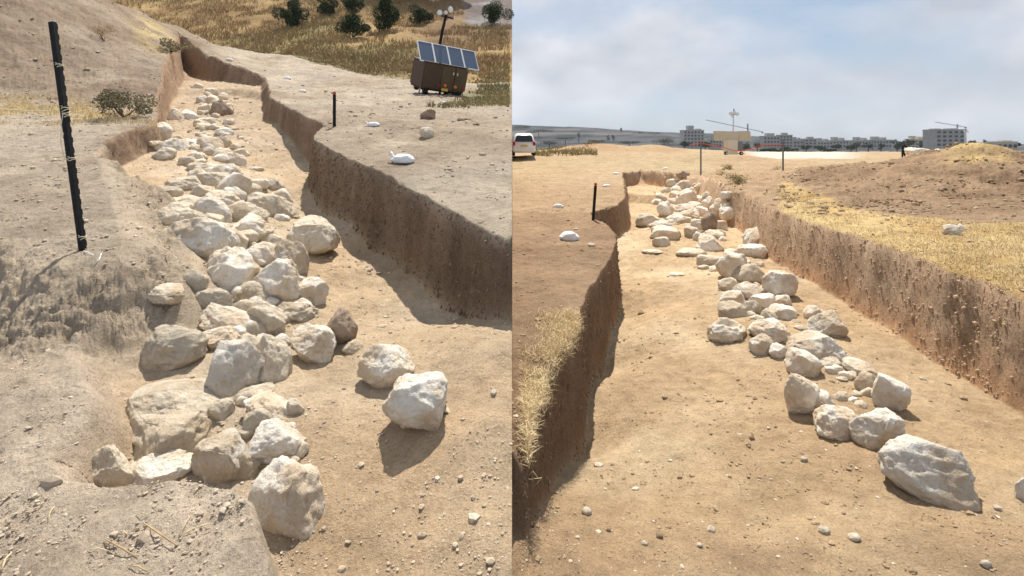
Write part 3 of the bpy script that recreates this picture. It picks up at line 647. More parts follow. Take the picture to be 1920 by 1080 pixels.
def wall_clods(side, n, m, label, segs, size):
    V0, F0 = ICO[1]; P, W = (TL_poly, TL_w) if side == 'L' else (TR_poly, TR_w); A = np.array(P)
    i = rng.choice(segs, n); j = (i+1) % len(A); t = rng.uniform(0, 1, n)[:,None]; q = A[i]*(1-t)+A[j]*t
    ln = np.hypot(*(A[j]-A[i]).T); q = q + rng.uniform(-.3, .3, (n, 2)); X, Y = q[:,0], q[:,1]
    z, I = (zL if side == 'L' else zR)(X, Y, True)
    k = (I['S'] > .015) & (I['S'] < .985) & ((X < -.03) if side == 'L' else (X > .03)) & (Y < 16); X, Y, z = X[k], Y[k], z[k]
    if side == 'L': z = z + SL*Y
    k = len(X); nv = len(V0); s = np.minimum(size*np.exp(rng.normal(0, .55, k))*np.clip(Y/5, .7, 2), .028); J = 1+rng.uniform(-.3, .3, (k, nv)); Ax = rng.uniform(.6, 1.2, (k, 1, 3))
    Pt = V0[None]*J[:,:,None]*Ax*s[:,None,None] + np.stack([X, Y, z], 1)[:,None,:]
    o = npmesh('wall_clods', Pt.reshape(-1, 3), (F0[None]+(np.arange(k)*nv)[:,None,None]).reshape(-1, 3), m, False); tag(o, label, 'soil clods', kind='stuff')
wall_clods('L', 12000, vary('dark_wall_clod', (.13,.09,.065), (.24,.18,.13), 12, .98), 'crumbly clods in the cut face of the right wall, left trench', list(range(4, 11)), .0075)
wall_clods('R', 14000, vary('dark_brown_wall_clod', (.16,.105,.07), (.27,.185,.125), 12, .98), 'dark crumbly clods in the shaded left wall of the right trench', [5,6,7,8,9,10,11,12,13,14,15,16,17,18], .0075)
wall_clods('R', 6000, vary('brown_wall_clod', (.34,.235,.15), (.48,.36,.25), 12, .98), 'crumbly clods and small stones in the cut faces of the right trench', list(range(24, 33)), .0075)
for side, px, py, w in [('R',1850,1060,20),('R',1100,958,18),('R',1236,1006,13),('R',1208,1018,12),('R',1545,995,18),('R',1601,1008,20),('R',1140,995,9),('R',1312,1024,10),('R',1870,952,12),('R',1508,862,12)]:
    rock(side, px, py, w, w*.8, 'd' if w % 2 == 0 else 'b', label=None, sub=2, name='loose_stone', sink=.1)
    o = bpy.context.scene.collection.objects[-1]
loose = [o for o in COL.objects if o.name.startswith('loose_stone')]
LB = ['brown clod near the bottom right corner of the right view','dark clod beside the tip of the wall shadow, lower left of right view','dark lump between two clods on the near floor, right one','dark lump between two clods on the near floor, left one',
 'pale pebble left of a pair on the near floor','pale pebble right of a pair on the near floor','tiny dark lump just below the wall shadow end','tiny lump on the near floor right of the dark lumps','pale pebble right of the largest right boulder','pebble on the floor below the rounded cream stone']
for o, l in zip(loose, LB): tag(o, l, 'stone', 'loose lumps on the near floor')

# ------------------------------------------------------------------ blades, straw, leaves
def blades(name, P, hgt, wid, lean, m, label, cat, kind='stuff', parent=None):
    P = np.asarray(P); k = len(P); a = rng.uniform(0, 2*np.pi, k); b = rng.uniform(0, 2*np.pi, k)
    h = hgt*rng.uniform(.5, 1.2, k); l = lean*rng.uniform(.3, 1.3, k)
    w = np.stack([np.cos(a), np.sin(a), 0*a], 1)*(wid*rng.uniform(.6, 1.3, k))[:,None]
    d1 = np.stack([np.cos(b)*np.sin(l*.5), np.sin(b)*np.sin(l*.5), np.cos(l*.5)], 1)*(h*.55)[:,None]
    d2 = np.stack([np.cos(b)*np.sin(l*1.4), np.sin(b)*np.sin(l*1.4), np.cos(l*1.4)], 1)*(h*.5)[:,None]
    V = np.stack([P-w, P+w, P+d1+w*.7, P+d1-w*.7, P+d1+d2+w*.12, P+d1+d2-w*.12], 1).reshape(-1, 3)
    i = (np.arange(k)*6)[:,None]; Fq = np.concatenate([i+np.array([[0,1,2,3]]), i+np.array([[3,2,4,5]])])
    o = npmesh(name, V, Fq, m, False, parent=parent)
    return tag(o, label, cat, kind=kind) if label else o
def scatter(side, n, fpx, sel=None):
    X, Y = fpx(n)
    if sel is not None: k = sel(X, Y); X, Y = X[k], Y[k]
    return np.stack([X, Y, gz(side, X, Y)], 1)
# straw strip along the top of the right wall
def f(n): Y = 1/rng.uniform(16**-.5, 4.6**-.5, n)**2; return Y*rng.uniform(.45, 1.05, n), Y
P = scatter('R', 36000, f, lambda X, Y: (X > 4.6) & (X/Y > .49) & (Y < np.interp(X/Y, [.51,.64,.74,.84,.96], [14.5,10.6,9.4,8.7,8.9])+.7*fbm(X*.8, Y*.8, s=401)) & (zR(X, Y) > -1.75) & (fbm(X*2, Y*2, s=402) > -.22))
blades('straw_litter', P, .07, .0035, 1.5, M['straw'], 'flattened yellow straw lying along the top of the lit trench wall', 'straw')
# matted straw on the left lip of the right trench
def f(n):
    Y = rng.uniform(2.5, 5.2, n); return np.interp(Y, [2.4,2.7,3.0,3.5,4,4.5,5.1], [-.02,.03,.07,.20,.36,.50,.58]) - np.abs(rng.normal(0, .17, n)) + .03, Y
P = scatter('R', 12000, f, lambda X, Y: (X > .004) & (zR(X, Y) > -1.75) & (fbm(X*5, Y*5, s=405) > -.35)); P[:,2] += rng.uniform(-.06, .035, len(P)); P[:,0] = np.maximum(P[:,0] + rng.uniform(-.02, .05, len(P)), .09)
blades('straw_tuft', P, .11, .0020, 2.2, M['straw'], 'matted yellow straw hanging over the lip of the shaded left wall', 'straw')
# straw in the left view
def f(n): Y = 1/rng.uniform(22**-.5, 9**-.5, n)**2; return Y*rng.uniform(-.97, -.62, n), Y
P = scatter('L', 16000, f, lambda X, Y: (np.abs(Y-10.6-.6*fbm(X*.8, Y*.8, s=103)) < 1.3) & (fbm(X*1.3, Y*1.3, s=104) > -.15) | ((np.hypot((X/Y+.67)/.05, (Y-21.5)/3) < 1.1)))
blades('straw_litter', P, .10, .005, 1.2, M['straw'], 'yellow straw and stubble on the ground behind the tall black stake', 'straw')
# dry hillside grass
def f(n): Y = rng.uniform(21, 62, n); return Y*rng.uniform(-.85, -.005, n), Y
yb = lambda X, Y: np.interp(X/Y, [-1,-.44,-.36,-.28,0], [32,31,27,22.5,20.5]) + 1.8*fbm(X*.5, Y*.5, s=106)
kk = lambda X, Y: Y > yb(X, Y)
P = scatter('L', 70000, f, lambda X, Y: kk(X, Y) & ~((X/Y > -.09) & (Y > 46)) & (fbm(X*.5, Y*.5, s=411) > -.12))
blades('hillside_grass', P, .42*np.clip((P[:,1]-yb(P[:,0],P[:,1]))/5, .15, 1), .026, .95, M['grass'], 'dry golden grass covering the slope behind the left dig', 'grass')
P = scatter('L', 30000, f, lambda X, Y: kk(X, Y) & (fbm(X*.12, Y*.12, o=4, s=108)+.25*(np.abs(Y-28) < 7) > .12))
blades('hillside_scrub', P, .42*np.clip((P[:,1]-yb(P[:,0],P[:,1]))/5, .15, 1), .03, .95, M['ggrass'], 'grey green low scrub at the foot of the golden slope', 'scrub')
def f(n): Y = rng.uniform(12, 24, n); return Y*rng.uniform(-.16, -.005, n), Y
P = scatter('L', 9000, f, lambda X, Y: fbm(X*.6, Y*.6, s=413) + .8*(X/Y+.08)*5 > .05)
blades('green_weeds', P, .16, .014, 1.0, M['ggrass'], 'low green weeds on the field right of the trailer', 'weeds')
# scrub in the right view
def f(n): Y = rng.uniform(40, 75, n); return Y*rng.uniform(.04, .16, n), Y
P = scatter('R', 5000, f, lambda X, Y: fbm(X*.3, Y*.3, s=420) > -.1)
blades('scrub', P, .32, .03, .8, M['ggrass'], 'yellow green scrub on the field edge right of the white car', 'scrub')

def crown(name, c, r, n, leaf, m, parent, seed=1, clump=9):
    g = np.random.default_rng(seed); cs = g.normal(size=(clump, 3)); cs /= np.linalg.norm(cs, axis=1)[:,None]
    cs *= g.uniform(.25, .85, (clump, 1)); rr = g.uniform(.28, .5, clump)
    w = g.integers(0, clump, n); d = g.normal(size=(n, 3)); d /= np.linalg.norm(d, axis=1)[:,None]
    P = (cs[w] + d*(rr[w]*g.uniform(.35, 1.05, n)**.5)[:,None])*np.array(r) + np.array(c)
    A = g.normal(size=(n, 3)); A /= np.linalg.norm(A, axis=1)[:,None]; Bv = np.cross(A, g.normal(size=(n, 3))); Bv /= np.linalg.norm(Bv, axis=1)[:,None]
    s = leaf*g.uniform(.5, 1.3, n)[:,None]
    V = np.stack([P-A*s, P+Bv*s*.6, P+A*s, P-Bv*s*.6], 1).reshape(-1, 3)
    return npmesh(name, V, np.arange(n*4).reshape(-1, 4), m, False, parent=parent)
def plant(name, side, px, py, w, h, label, cat, leafm='leaf', n=1400, trunk=.25, group=None, seed=None, depth=None, leaf=.09):
    x, y, z = hit(side, px, py, 0) if depth is None else (0, 0, 0)
    if depth is not None:
        y = depth; x = (px-CX)/1000*y; z = float(gz(side, x, y)[0])
    W = w/1000*y; H = h/1000*y
    if H > 60: pass
    t = thing(name, (x, y, z), label, cat, group)
    seed = seed or int(px*3+py)
    g = random.Random(seed); bm = bmesh.new(); th = H*trunk
    tube(bm, [(0,0,-.1*H), (g.uniform(-.03,.03)*W, 0, th*.6), (g.uniform(-.06,.06)*W, 0, th*1.3)], [W*.05, W*.04, W*.03], 7)
    for k in range(5):
        a = g.uniform(0, 6.28); tube(bm, [(0,0,th*.7), (math.cos(a)*W*.15, math.sin(a)*W*.15, th+H*.15), (math.cos(a)*W*.3, math.sin(a)*W*.3, th+H*.4)], [W*.025, W*.018, W*.008], 5)
    obj('trunk', bm, M['bark'], t, True)
    crown('crown', (0, 0, th+(H-th)*.5), (W*.66, W*.6, (H-th)*.66), n, leaf*max(W, H)*.6, M[leafm], t, seed, 11)
    return t
for px, py, w, h, l in [(546,54,50,50,'dark green bush high on the golden slope, leftmost'),(616,30,32,36,'dark bush cut by the top edge, second from the left on the slope'),
    (663,72,50,42,'dark round bush lowest on the golden slope'),(729,58,44,58,'dark bush on the slope left of the trailer mast'),(664,30,34,36,'small dim bush directly above the lowest round bush'),
    (791,46,40,36,'dark bush close behind the trailer lamps')]:
    plant('bush', 'L', px, py, w, h, l, 'bush', n=7000, trunk=.08, group='dark bushes on the golden slope', leaf=.045)
for px, dp, w, h, l in [(725,58,100,90,'dark tree at the top edge above the slope bushes'),(800,58,130,100,'dark green tree at the top edge behind the trailer mast'),(852,57,80,90,'dark tree at the top edge left of the grey bank'),(915,46,44,44,'dark tree at the right edge of the left view')]:
    x = (px-CX)/1000*dp
    plant('tree', 'L', px if px < 910 else 928, 0, w, h, l, 'tree', n=7000, trunk=.12, group='trees at the top of the slope', depth=dp, leaf=.045)
plant('shrub', 'L', 232, 222, 76, 52, 'grey green shrub on the plateau edge left of the left trench', 'shrub', 'sage', 2600, .05, leaf=.05)
plant('shrub', 'L', 195, 78, 34, 30, 'small rusty dry shrub on the slope of the left heap', 'shrub', 'grass', 700, .05, leaf=.05)
plant('shrub', 'L', 320, 98, 60, 20, 'low dull shrub on the bank left of the back trench corner', 'shrub', 'sage', 900, .05, leaf=.05)
plant('shrub', 'R', 1358, 321, 28, 12, 'low green mound shrub behind the right trench', 'shrub', 'ggrass', 900, .02, leaf=.05)
plant('shrub', 'R', 1382, 344, 44, 22, 'spiky yellow green tuft behind the right trench', 'shrub', 'ggrass', 900, .02, leaf=.05)
plant('shrub', 'R', 1350, 330, 26, 14, 'small yellowish tuft left of the spiky green one', 'shrub', 'straw', 500, .02, leaf=.05)
plant('shrub', 'R', 1456, 320, 20, 11, 'small rusty tuft at the foot of the right barrier post', 'shrub', 'grass', 400, .02, leaf=.05)
plant('shrub', 'R', 1546, 397, 18, 13, 'small brown dry tuft at the edge of the straw strip', 'shrub', 'bark', 500, .02, leaf=.05)

# ------------------------------------------------------------------ twigs on the near left soil
tw = [((268,985),(330,1028),.006,'long brown stalk slanting to the right among the near left stems'),((196,1016),(258,1052),.006,'dark stalk with a thick lower end near the bottom left'),((334,1012),(402,985),.004,'pale stalk forming the lower arm of a V'),
      ((336,1008),(360,970),.003,'thin pale stalk forming the upper arm of a V'),((102,955),(90,984),.004,'short pale straw stem standing alone at lower left'),((22,1042),(2,1078),.008,'thick straw stem at the bottom left corner'),
      ((165,1036),(208,1040),.003,'thin nearly level stem left of the dark stalk'),((243,1066),(280,1080),.005,'brown stalk cut by the bottom edge'),((254,972),(282,971),.003,'thin faded stem lying level above the long stalk'),((225,1002),(240,1010),.003,'short dark twig above the dark stalk')]
for (a, b, r, l) in tw:
    p = Vector(hit('L', *a, .0)); q = Vector(hit('L', *b, .0)); p.z += .012; q.z += .012
    mid = (p+q)/2 + Vector((0, 0, .012)) + (q-p).cross(Vector((0,0,1)))*.04
    o = obj('dry_stalk', T([p, p.lerp(mid, .55), mid, mid.lerp(q, .5), q], [r*.3, r*.5, r*.45, r*.5, r*.25], 6), M['twig'] if r in (.006, .005) else M['straw'], smooth=True)
    tag(o, l, 'stalk', 'dry stalks on the near left soil')

# ------------------------------------------------------------------ stakes
def on(side, px, py, y): return Vector(((px-CX)/1000*y, y, (HZ-py)/1000*y))
x, y, z = hit('L', 158, 468)
base = Vector((x, y, z)); top = on('L', 101, 41, y)
t = thing('fence_stake', base, 'tall black steel stake bound with pale twine, leaning left in the near left view', 'stake')
ax = top-base; L_ = ax.length; q = ax.to_track_quat('Z', 'Y'); side_v = q @ Vector((1,0,0))
bm = bmesh.new()
w = .026
prof = []
nt_ = 22
B(bm, (0, 0, L_/2-.06), (w*1.35, w*.5, L_+.12)); B(bm, (.012, -.017, L_/2-.06), (.008, .03, L_+.12))
obj('shaft', bm, M['black'], t)
bm = bmesh.new()
for k in range(nt_):
    B(bm, (-.022, 0, L_*(k+.6)/nt_), (.014, .012, L_/nt_*.55), bev=.003)
obj('notched_edge', bm, M['black'], t)
obj('cut_top', box((0,0,L_+.003), (w*1.3, w*.55, .006)), M['alu'], t)
def wrap(zc, n, rr=.027):
    pts = []
    for k in range(n*10+1):
        a = k/10*2*math.pi; pts.append((math.cos(a)*rr, math.sin(a)*rr*.8, zc + (k/(n*10)-.5)*n*.017 + .006*math.sin(a*1.3)))
    return pts
for zc, n in [(L_*.81, 2), (L_*.605, 5), (L_*.40, 2), (L_*.055, 2)]:
    obj('twine_wrap', T(wrap(zc, n), .0035, 5), M['string'], t, True)
obj('loose_twine_end', T([(.028,0,L_*.60), (.045,-.01,L_*.55), (.06,-.02,L_*.47), (.055,-.015,L_*.41), (.03,0,L_*.39)], .003, 5), M['string'], t, True)
obj('crossing_twine', T([(-.02,-.022,L_*.58), (.0,-.03,L_*.54), (.03,-.025,L_*.49)], .003, 5), M['string'], t, True)
t.rotation_mode = 'QUATERNION'; t.rotation_quaternion = q
def P_(fr): return base + ax*fr
for fr, b2, l in [(.81, (0,144), 'upper taut twine running from the black stake to the left edge'), (.605, (0,195), 'lower twine running from the black stake to the left edge')]:
    a = P_(fr); b = on('L', b2[0]-40, b2[1]+6, y+.35)
    o = obj('twine', T([a, a.lerp(b, .33)+Vector((0,0,-.008)), a.lerp(b, .66)+Vector((0,0,-.008)), b], .0035, 5), M['string'], smooth=True); tag(o, l, 'twine', 'twines tied to the black stake')
a = P_(.415); o = obj('twine', T([a, a+Vector((-.06,.0,-.012)), a+Vector((-.16,.02,-.02))], .0028, 5), M['twig'], smooth=True); tag(o, 'short dark twine end sticking out left from the middle of the black stake', 'twine', 'twines tied to the black stake')
wv = [hit('L', px, py) for px, py in [(157,474),(165,480),(178,484),(190,482),(186,490),(180,498)]]
wv = [Vector(p)+Vector((0,0,.015+.012*(i%2))) for i, p in enumerate(wv)]
o = obj('twine', T(wv, .0035, 5), vary('white_cord', (.7,.7,.7), (.8,.8,.8), 5), smooth=True); tag(o, 'tangled white cord on the soil at the foot of the black stake', 'twine', 'twines tied to the black stake')
def survey(side, b, tp, label, col='orange', wpx=5, flag=False):
    x, y, z = hit(side, *b); p = Vector((x, y, z)); q_ = on(side, tp[0], tp[1], y); ax = q_-p; n = ax.length; w = wpx/1000*y
    t = thing('survey_stake', p, label, 'stake', 'survey stakes'); t.rotation_mode = 'QUATERNION'; t.rotation_quaternion = ax.to_track_quat('Z', 'Y')
    obj('shaft', box((0,0,n*.465-.05), (w, w, n*.93+.1), bev=w*.15), M['black'], t)
    if col: 
        obj('painted_tip', box((0,0,n*.965), (w*1.08, w*1.08, n*.07), bev=w*.2), M[col], t)
    if flag: obj('tape_knot', box((w*.7,0,n*.96), (w*.9, w*.3, n*.04), (0,.3,0), bev=.003), M['orange'], t)
survey('L', (627,238), (627,172), 'thin black stake with orange tip beside the sandbag, right bank of the left trench', flag=True)
survey('R', (1112,413), (1117,343), 'thin black stake with orange tip at the notch of the left bank', flag=True)
def post(b, tp, label, k):
    x, y, z = hit('R', *b, ymax=60); p = Vector((x, y, z)); n = (b[1]-tp[1])/1000*y; w = .0045*y
    t = thing('barrier_post', p, label, 'post', 'barrier posts')
    obj('shaft', box((0,0,n/2-.05), (w*.55, w*.3, n+.1)), M['steel'], t); obj('flange', box((w*.15,-w*.28,n/2-.05), (w*.12, w*.28, n+.1)), M['steel'], t)
    return p, n
pa, na = post((1314,330), (1314,265), 'dark steel post holding orange tape behind the right trench, left one', 0)
pb, nb = post((1468,322), (1468,262), 'dark steel post holding orange tape beside the pale gravel area, right one', 1)
def ribbon(pts, h):
    bm = bmesh.new(); vs = []
    for i, p in enumerate(pts): vs.append((bm.verts.new(p+Vector((0, .004*math.sin(i*2), h*(.5+.15*math.sin(i*1.7))))), bm.verts.new(p-Vector((0, .004, h*(.5+.15*math.cos(i*2.1)))))))
    for a, b in zip(vs, vs[1:]): bm.faces.new((a[0], a[1], b[1], b[0]))
    bmesh.ops.solidify(bm, geom=bm.faces[:], thickness=.002); return bm
tp_ = [on('R', 1296, 272, pa.y+.6), on('R', 1306, 270, pa.y+.2), on('R', 1314, 269, pa.y-.03)] 
q1 = [on('R', px, py, pa.y + (pb.y-pa.y)*(px-1314)/154 - .03) for px, py in [(1314,269),(1335,272),(1358,277),(1375,282.5),(1388,283),(1402,280),(1418,275.5),(1428,272.5),(1445,271.5),(1468,271.5)]]
o = obj('barrier_tape', ribbon(tp_+q1[1:], .035), M['tape']); tag(o, 'orange barrier tape sagging between the two dark posts', 'tape')

# ------------------------------------------------------------------ sandbags
def sandbag(side, px, py, w, h, label, yaw=0, tied=True):
    x, y, z = hit(side, px, py + h*.35, 0); W = w/1000*y; D = W*.55; H = max(h/1000*y*.85, W*.24)
    t = thing('sandbag', (x, y, z), label, 'sandbag', 'white sandbags on the trench banks', (0, 0, R(yaw)))
    V, Fc = ICO[4]; V = V.copy(); r = np.array([W*.44, D*.5, H*.5]); e = .72
    V = np.sign(V)*np.abs(V)**e; nx = V[:,0]
    fl = 1-.35*sstep((nx-.35)/.6); V[:,1] *= fl; V[:,2] *= 1 - .55*sstep((np.abs(nx)-.35)/.65)
    n = fbm(V[:,0]*2.4+px, V[:,1]*2.4, V[:,2]*2.4, o=4, s=3); cr_ = np.abs(fbm(V[:,0]*1.2+px, V[:,1]*5, V[:,2]*3, o=2, s=8))
    V = V*(1+.16*n-.10*cr_)[:,None]; V[:,2] = np.maximum(V[:,2], -.55)
    b = npmesh('bag', V*r + np.array([0, 0, H*.30]), Fc, M['bag'], True, parent=t)
    bm = bmesh.new(); tube(bm, [(-W*.34,0,H*.40), (-W*.40,0,H*.58), (-W*.43,.0,H*.72), (-W*.50,0,H*.84)], [H*.30, H*.15, H*.14, H*.22], 9)
    if tied: obj('tied_neck', bm, M['bag'], t, True)
    else: bm.free()
sandbag('L', 756, 297, 52, 26, 'white sandbag with a raised tied neck, nearest on the right bank of the left trench', -12)
sandbag('L', 700, 233, 29, 12, 'flat white sandbag right of the thin stake on the left trench bank', -8)
sandbag('L', 567, 171, 18, 9, 'small white sandbag, second farthest of the pair before the back corner', 0, False)
sandbag('L', 539, 147, 16, 9, 'small white sandbag beside the back right corner of the left trench', 0, False)
sandbag('L', 430, 112, 16, 8, 'farthest white sandbag, beyond the back wall of the left trench', 0, False)
sandbag('L', 834, 192, 15, 7, 'white sandbag on the soil just below the trailer', 0, False)
sandbag('R', 1067, 442, 43, 25, 'plump white sandbag, nearest on the left bank of the right trench', 0, False)
sandbag('R', 1047, 386, 23, 12, 'white sandbag second nearest on the left bank of the right trench', 0, False)
sandbag('R', 1138, 348, 18, 7, 'white sandbag just right of the orange tipped stake', 0, False)
sandbag('R', 1155, 325, 15, 6, 'white sandbag by the back left corner of the right trench', 0, False)
sandbag('R', 1248, 316, 14, 6, 'farthest white sandbag behind the back wall of the right trench', 0, False)

# ------------------------------------------------------------------ solar light trailer, left view
def lamp_head(t, c, r, aim, k=1):
    """dish lamp: housing + lens"""
    d = Vector(aim).normalized(); c = Vector(c); bm = T([c-d*r*.9, c-d*r*.5, c], [r*.35, r*.85, r], 14)
    h = obj('lamp_head', bm, M['steel'], t, True)
    bm = T([c-d*.002, c+d*r*.12], [r*.93, r*.86], 14); g = obj('lens', bm, M['lamp'], h, True)
x, y, z = hit('L', 816, 176)
t = thing('solar_trailer', (x, y, z), 'dark brown light tower trailer with four blue solar panels on the grass edge', 'trailer')
u = y/1000.0                                    # metres covered by one photo pixel at that distance
bw, bh, bd = 84*u, 47*u, 62*u; wr = 9.5*u
zb = 11*u
obj('body', box((0, 0, zb+bh/2), (bw, bd, bh), bev=.02), M['brownbody'], t)
obj('roof_edge', box((0, 0, zb+bh+.012), (bw*1.02, bd*1.02, .024)), M['brownbody'], t)
dm = vary('brown_door', (.085,.06,.035), (.11,.08,.05), 3, .55)
for dx in (-1, 1):
    dr_ = obj('door', box((bw*.27+dx*13*u-4*u, -bd/2-.008, zb+bh*.52), (24*u, .016, bh*.86), bev=.004), dm, t)
    obj('handle', box((bw*.27+dx*13*u-4*u-dx*9*u, -bd/2-.028, zb+bh*.72), (2.2*u, .024, 5*u), bev=.003), M['alu'], dr_)
for dx in (24, 3.5): obj('indicator_light', T([(dx*u-1*u, -bd/2-.016, zb+10*u), (dx*u-1*u, -bd/2-.04, zb+10*u)], [3.2*u, 2.8*u], 12), M['amber'], t, True)
for dx in (-10, 40): obj('tail_light', box((dx*u, -bd/2-.015, zb+9*u), (4*u, .03, 5*u), bev=.005), M['red'], t)
obj('number_plate', box((3*u, -bd/2-.025, zb+2.5*u), (13*u, .012, 5*u), bev=.002), M['yellow'], t)
obj('chassis', box((0, 0, zb-1.5*u), (bw*.96, bd*.9, 3*u)), M['black'], t)
for sx in (-1, 1):
    for sy in (-1, 1):
        cx_ = sx*bw*.36; cy_ = sy*bd*.36
        w_ = obj('wheel', T([(cx_-3*u, cy_, wr), (cx_-2.6*u, cy_, wr), (cx_+2.6*u, cy_, wr), (cx_+3*u, cy_, wr)], [wr*.85, wr, wr, wr*.85], 20), M['rubber'], t, True)
        obj('hub', T([(cx_-3.4*u, cy_, wr), (cx_+3.4*u, cy_, wr)], wr*.42, 12), M['steel'], w_, True)
for sx in (-1, 1): obj('corner_leg', T([(sx*bw*.5, -bd*.45, zb), (sx*bw*.52, -bd*.47, 0)], 1.3*u, 8), M['steel'], t)
# panels, sloping up and back
pl, pd = 118*u, 48*u; tilt = R(44)
Rm = Euler((tilt, 0, 0)).to_matrix(); cen = Vector((9*u, -bd*.12, zb+bh+15*u))
def pbox(c, s): 
    bm = box((0,0,0), s); bmesh.ops.translate(bm, vec=c, verts=bm.verts); bmesh.ops.rotate(bm, cent=(0,0,0), matrix=Rm, verts=bm.verts); bmesh.ops.translate(bm, vec=cen, verts=bm.verts); return bm
for k in range(4):
    px_ = -pl/2 + pl/8*(2*k+1)
    p = obj('solar_panel', pbox((px_, 0, .02), (pl/4-3*u, pd-4*u, .02)), M['cell'], t)
    fb = bmesh.new()
    for c, s in [((px_-pl/8+.8*u, 0, .024), (1.6*u, pd, .036)), ((px_+pl/8-.8*u, 0, .024), (1.6*u, pd, .036)), ((px_, pd/2-1*u, .024), (pl/4-3.3*u, 2*u, .032)), ((px_, -pd/2+1*u, .024), (pl/4-3.3*u, 2*u, .032))]:
        b2 = pbox(c, s); me_ = bpy.data.meshes.new('x'); b2.to_mesh(me_); fb.from_mesh(me_); bpy.data.meshes.remove(me_); b2.free()
    obj('panel_frame', fb, M['alu'], p)
obj('panel_backing', pbox((0, 0, -.012), (pl*.97, pd*.92, .03)), M['steel'], t)
for sx in (-1, 1): obj('panel_strut', T([(sx*bw*.42, bd*.3, zb+bh), (sx*bw*.42+9*u, bd*.18, zb+bh+34*u)], 1.2*u, 6), M['steel'], t)
mt = obj('mast', T([(2*u, bd*.42, zb+bh*.3), (3*u, bd*.42, zb+bh+60*u), (5*u, bd*.42, zb+bh+90*u)], [3.2*u, 3.0*u, 2.4*u], 8), M['black'], t)
hz = zb+bh+92*u
obj('lamp_bar', T([(-10*u, bd*.4, hz-6*u), (20*u, bd*.4, hz-7*u)], 1.8*u, 6), M['black'], t)
for c, r_, a in [((-10*u, bd*.36, hz-2*u), 5.5*u, (-.3,-1,.1)), ((10*u, bd*.36, hz+8*u), 6.5*u, (.3,-1,.2)), ((20*u, bd*.36, hz-4*u), 3.5*u, (.7,-.6,-.2)), ((2*u, bd*.36, hz+1*u), 4.2*u, (0,-1,-.2))]: lamp_head(t, c, r_, a)
t.matrix_world = Matrix.Translation((x, y, z)) @ Matrix.Rotation(R(10), 4, 'X') @ Matrix.Rotation(R(11.5), 4, 'Y') @ Matrix.Rotation(R(30), 4, 'Z')

# ------------------------------------------------------------------ light trailer seen from behind, right view
y = 45.0; x = (1372-CX)/1000*y; z = float(gz('R', x, y)[0]); u = y/1000
t = thing('light_trailer', (x, y, z), 'white trailer with beige solar panel backs and a tall lamp mast behind the tape', 'trailer')
g0 = (HZ-291)/1000*y - z
obj('body', box((-2*u, 0, g0+15*u), (19*u, 20*u, 27*u), bev=.03), vary('off_white_paint', (.62,.58,.47), (.68,.64,.54), 2, .6), t)
obj('control_box', box((13*u, 0, g0+17*u), (9*u, 14*u, 18*u), bev=.02), M['steel'], t)
for dx in (-13, 15):
    w_ = obj('wheel', T([(dx*u, -5*u, g0+3.5*u), (dx*u, -8*u, g0+3.5*u)], 3.5*u, 16), M['rubber'], t, True)
    obj('hub', T([(dx*u, -8*u, g0+3.5*u), (dx*u, -8.4*u, g0+3.5*u)], 1.5*u, 10), M['alu'], w_)
obj('drawbar', T([(8*u,0,g0+3*u), (24*u,-2*u,g0+2.5*u)], .7*u, 6), M['steel'], t)
for cx_, w_ in [(-24, 23), (23, 22)]:
    p = obj('solar_panel', box((cx_*u, -4*u, g0+36*u), (w_*u, .8*u, 19*u), (R(-14), 0, 0), .01), M['beige'], t)
    for q_ in (-.33, 0, .33): obj('rib', box((cx_*u+q_*w_*u, -4.7*u, g0+36*u), (.7*u, .5*u, 18*u), (R(-14), 0, 0)), M['conc2'], p)
obj('middle_panel', box((0, -2*u, g0+37*u), (25*u, .8*u, 16*u), (R(-14), 0, 0), .01), M['beige'], t)
obj('mast', T([(3*u, 2*u, g0+18*u), (4.5*u, 2*u, g0+82*u)], [1.4*u, .7*u], 8), M['alu'], t)
obj('lamp_bar', T([(-3*u, 1*u, g0+76*u), (12*u, 1*u, g0+76*u)], .6*u, 6), M['steel'], t)
for c, r_ in [((-1.5*u, 0, g0+78*u), 3.4*u), ((5*u, 0, g0+80.5*u), 3.0*u), ((10.5*u, 0, g0+77*u), 3.2*u), ((2*u, 0, g0+73*u), 2.8*u)]: lamp_head(t, c, r_, (0,-1,-.1))
obj('camera_dome', T([(4.5*u, 1*u, g0+83*u), (4.5*u, 1*u, g0+87*u)], [.9*u, 1.3*u], 8), M['steel'], t)

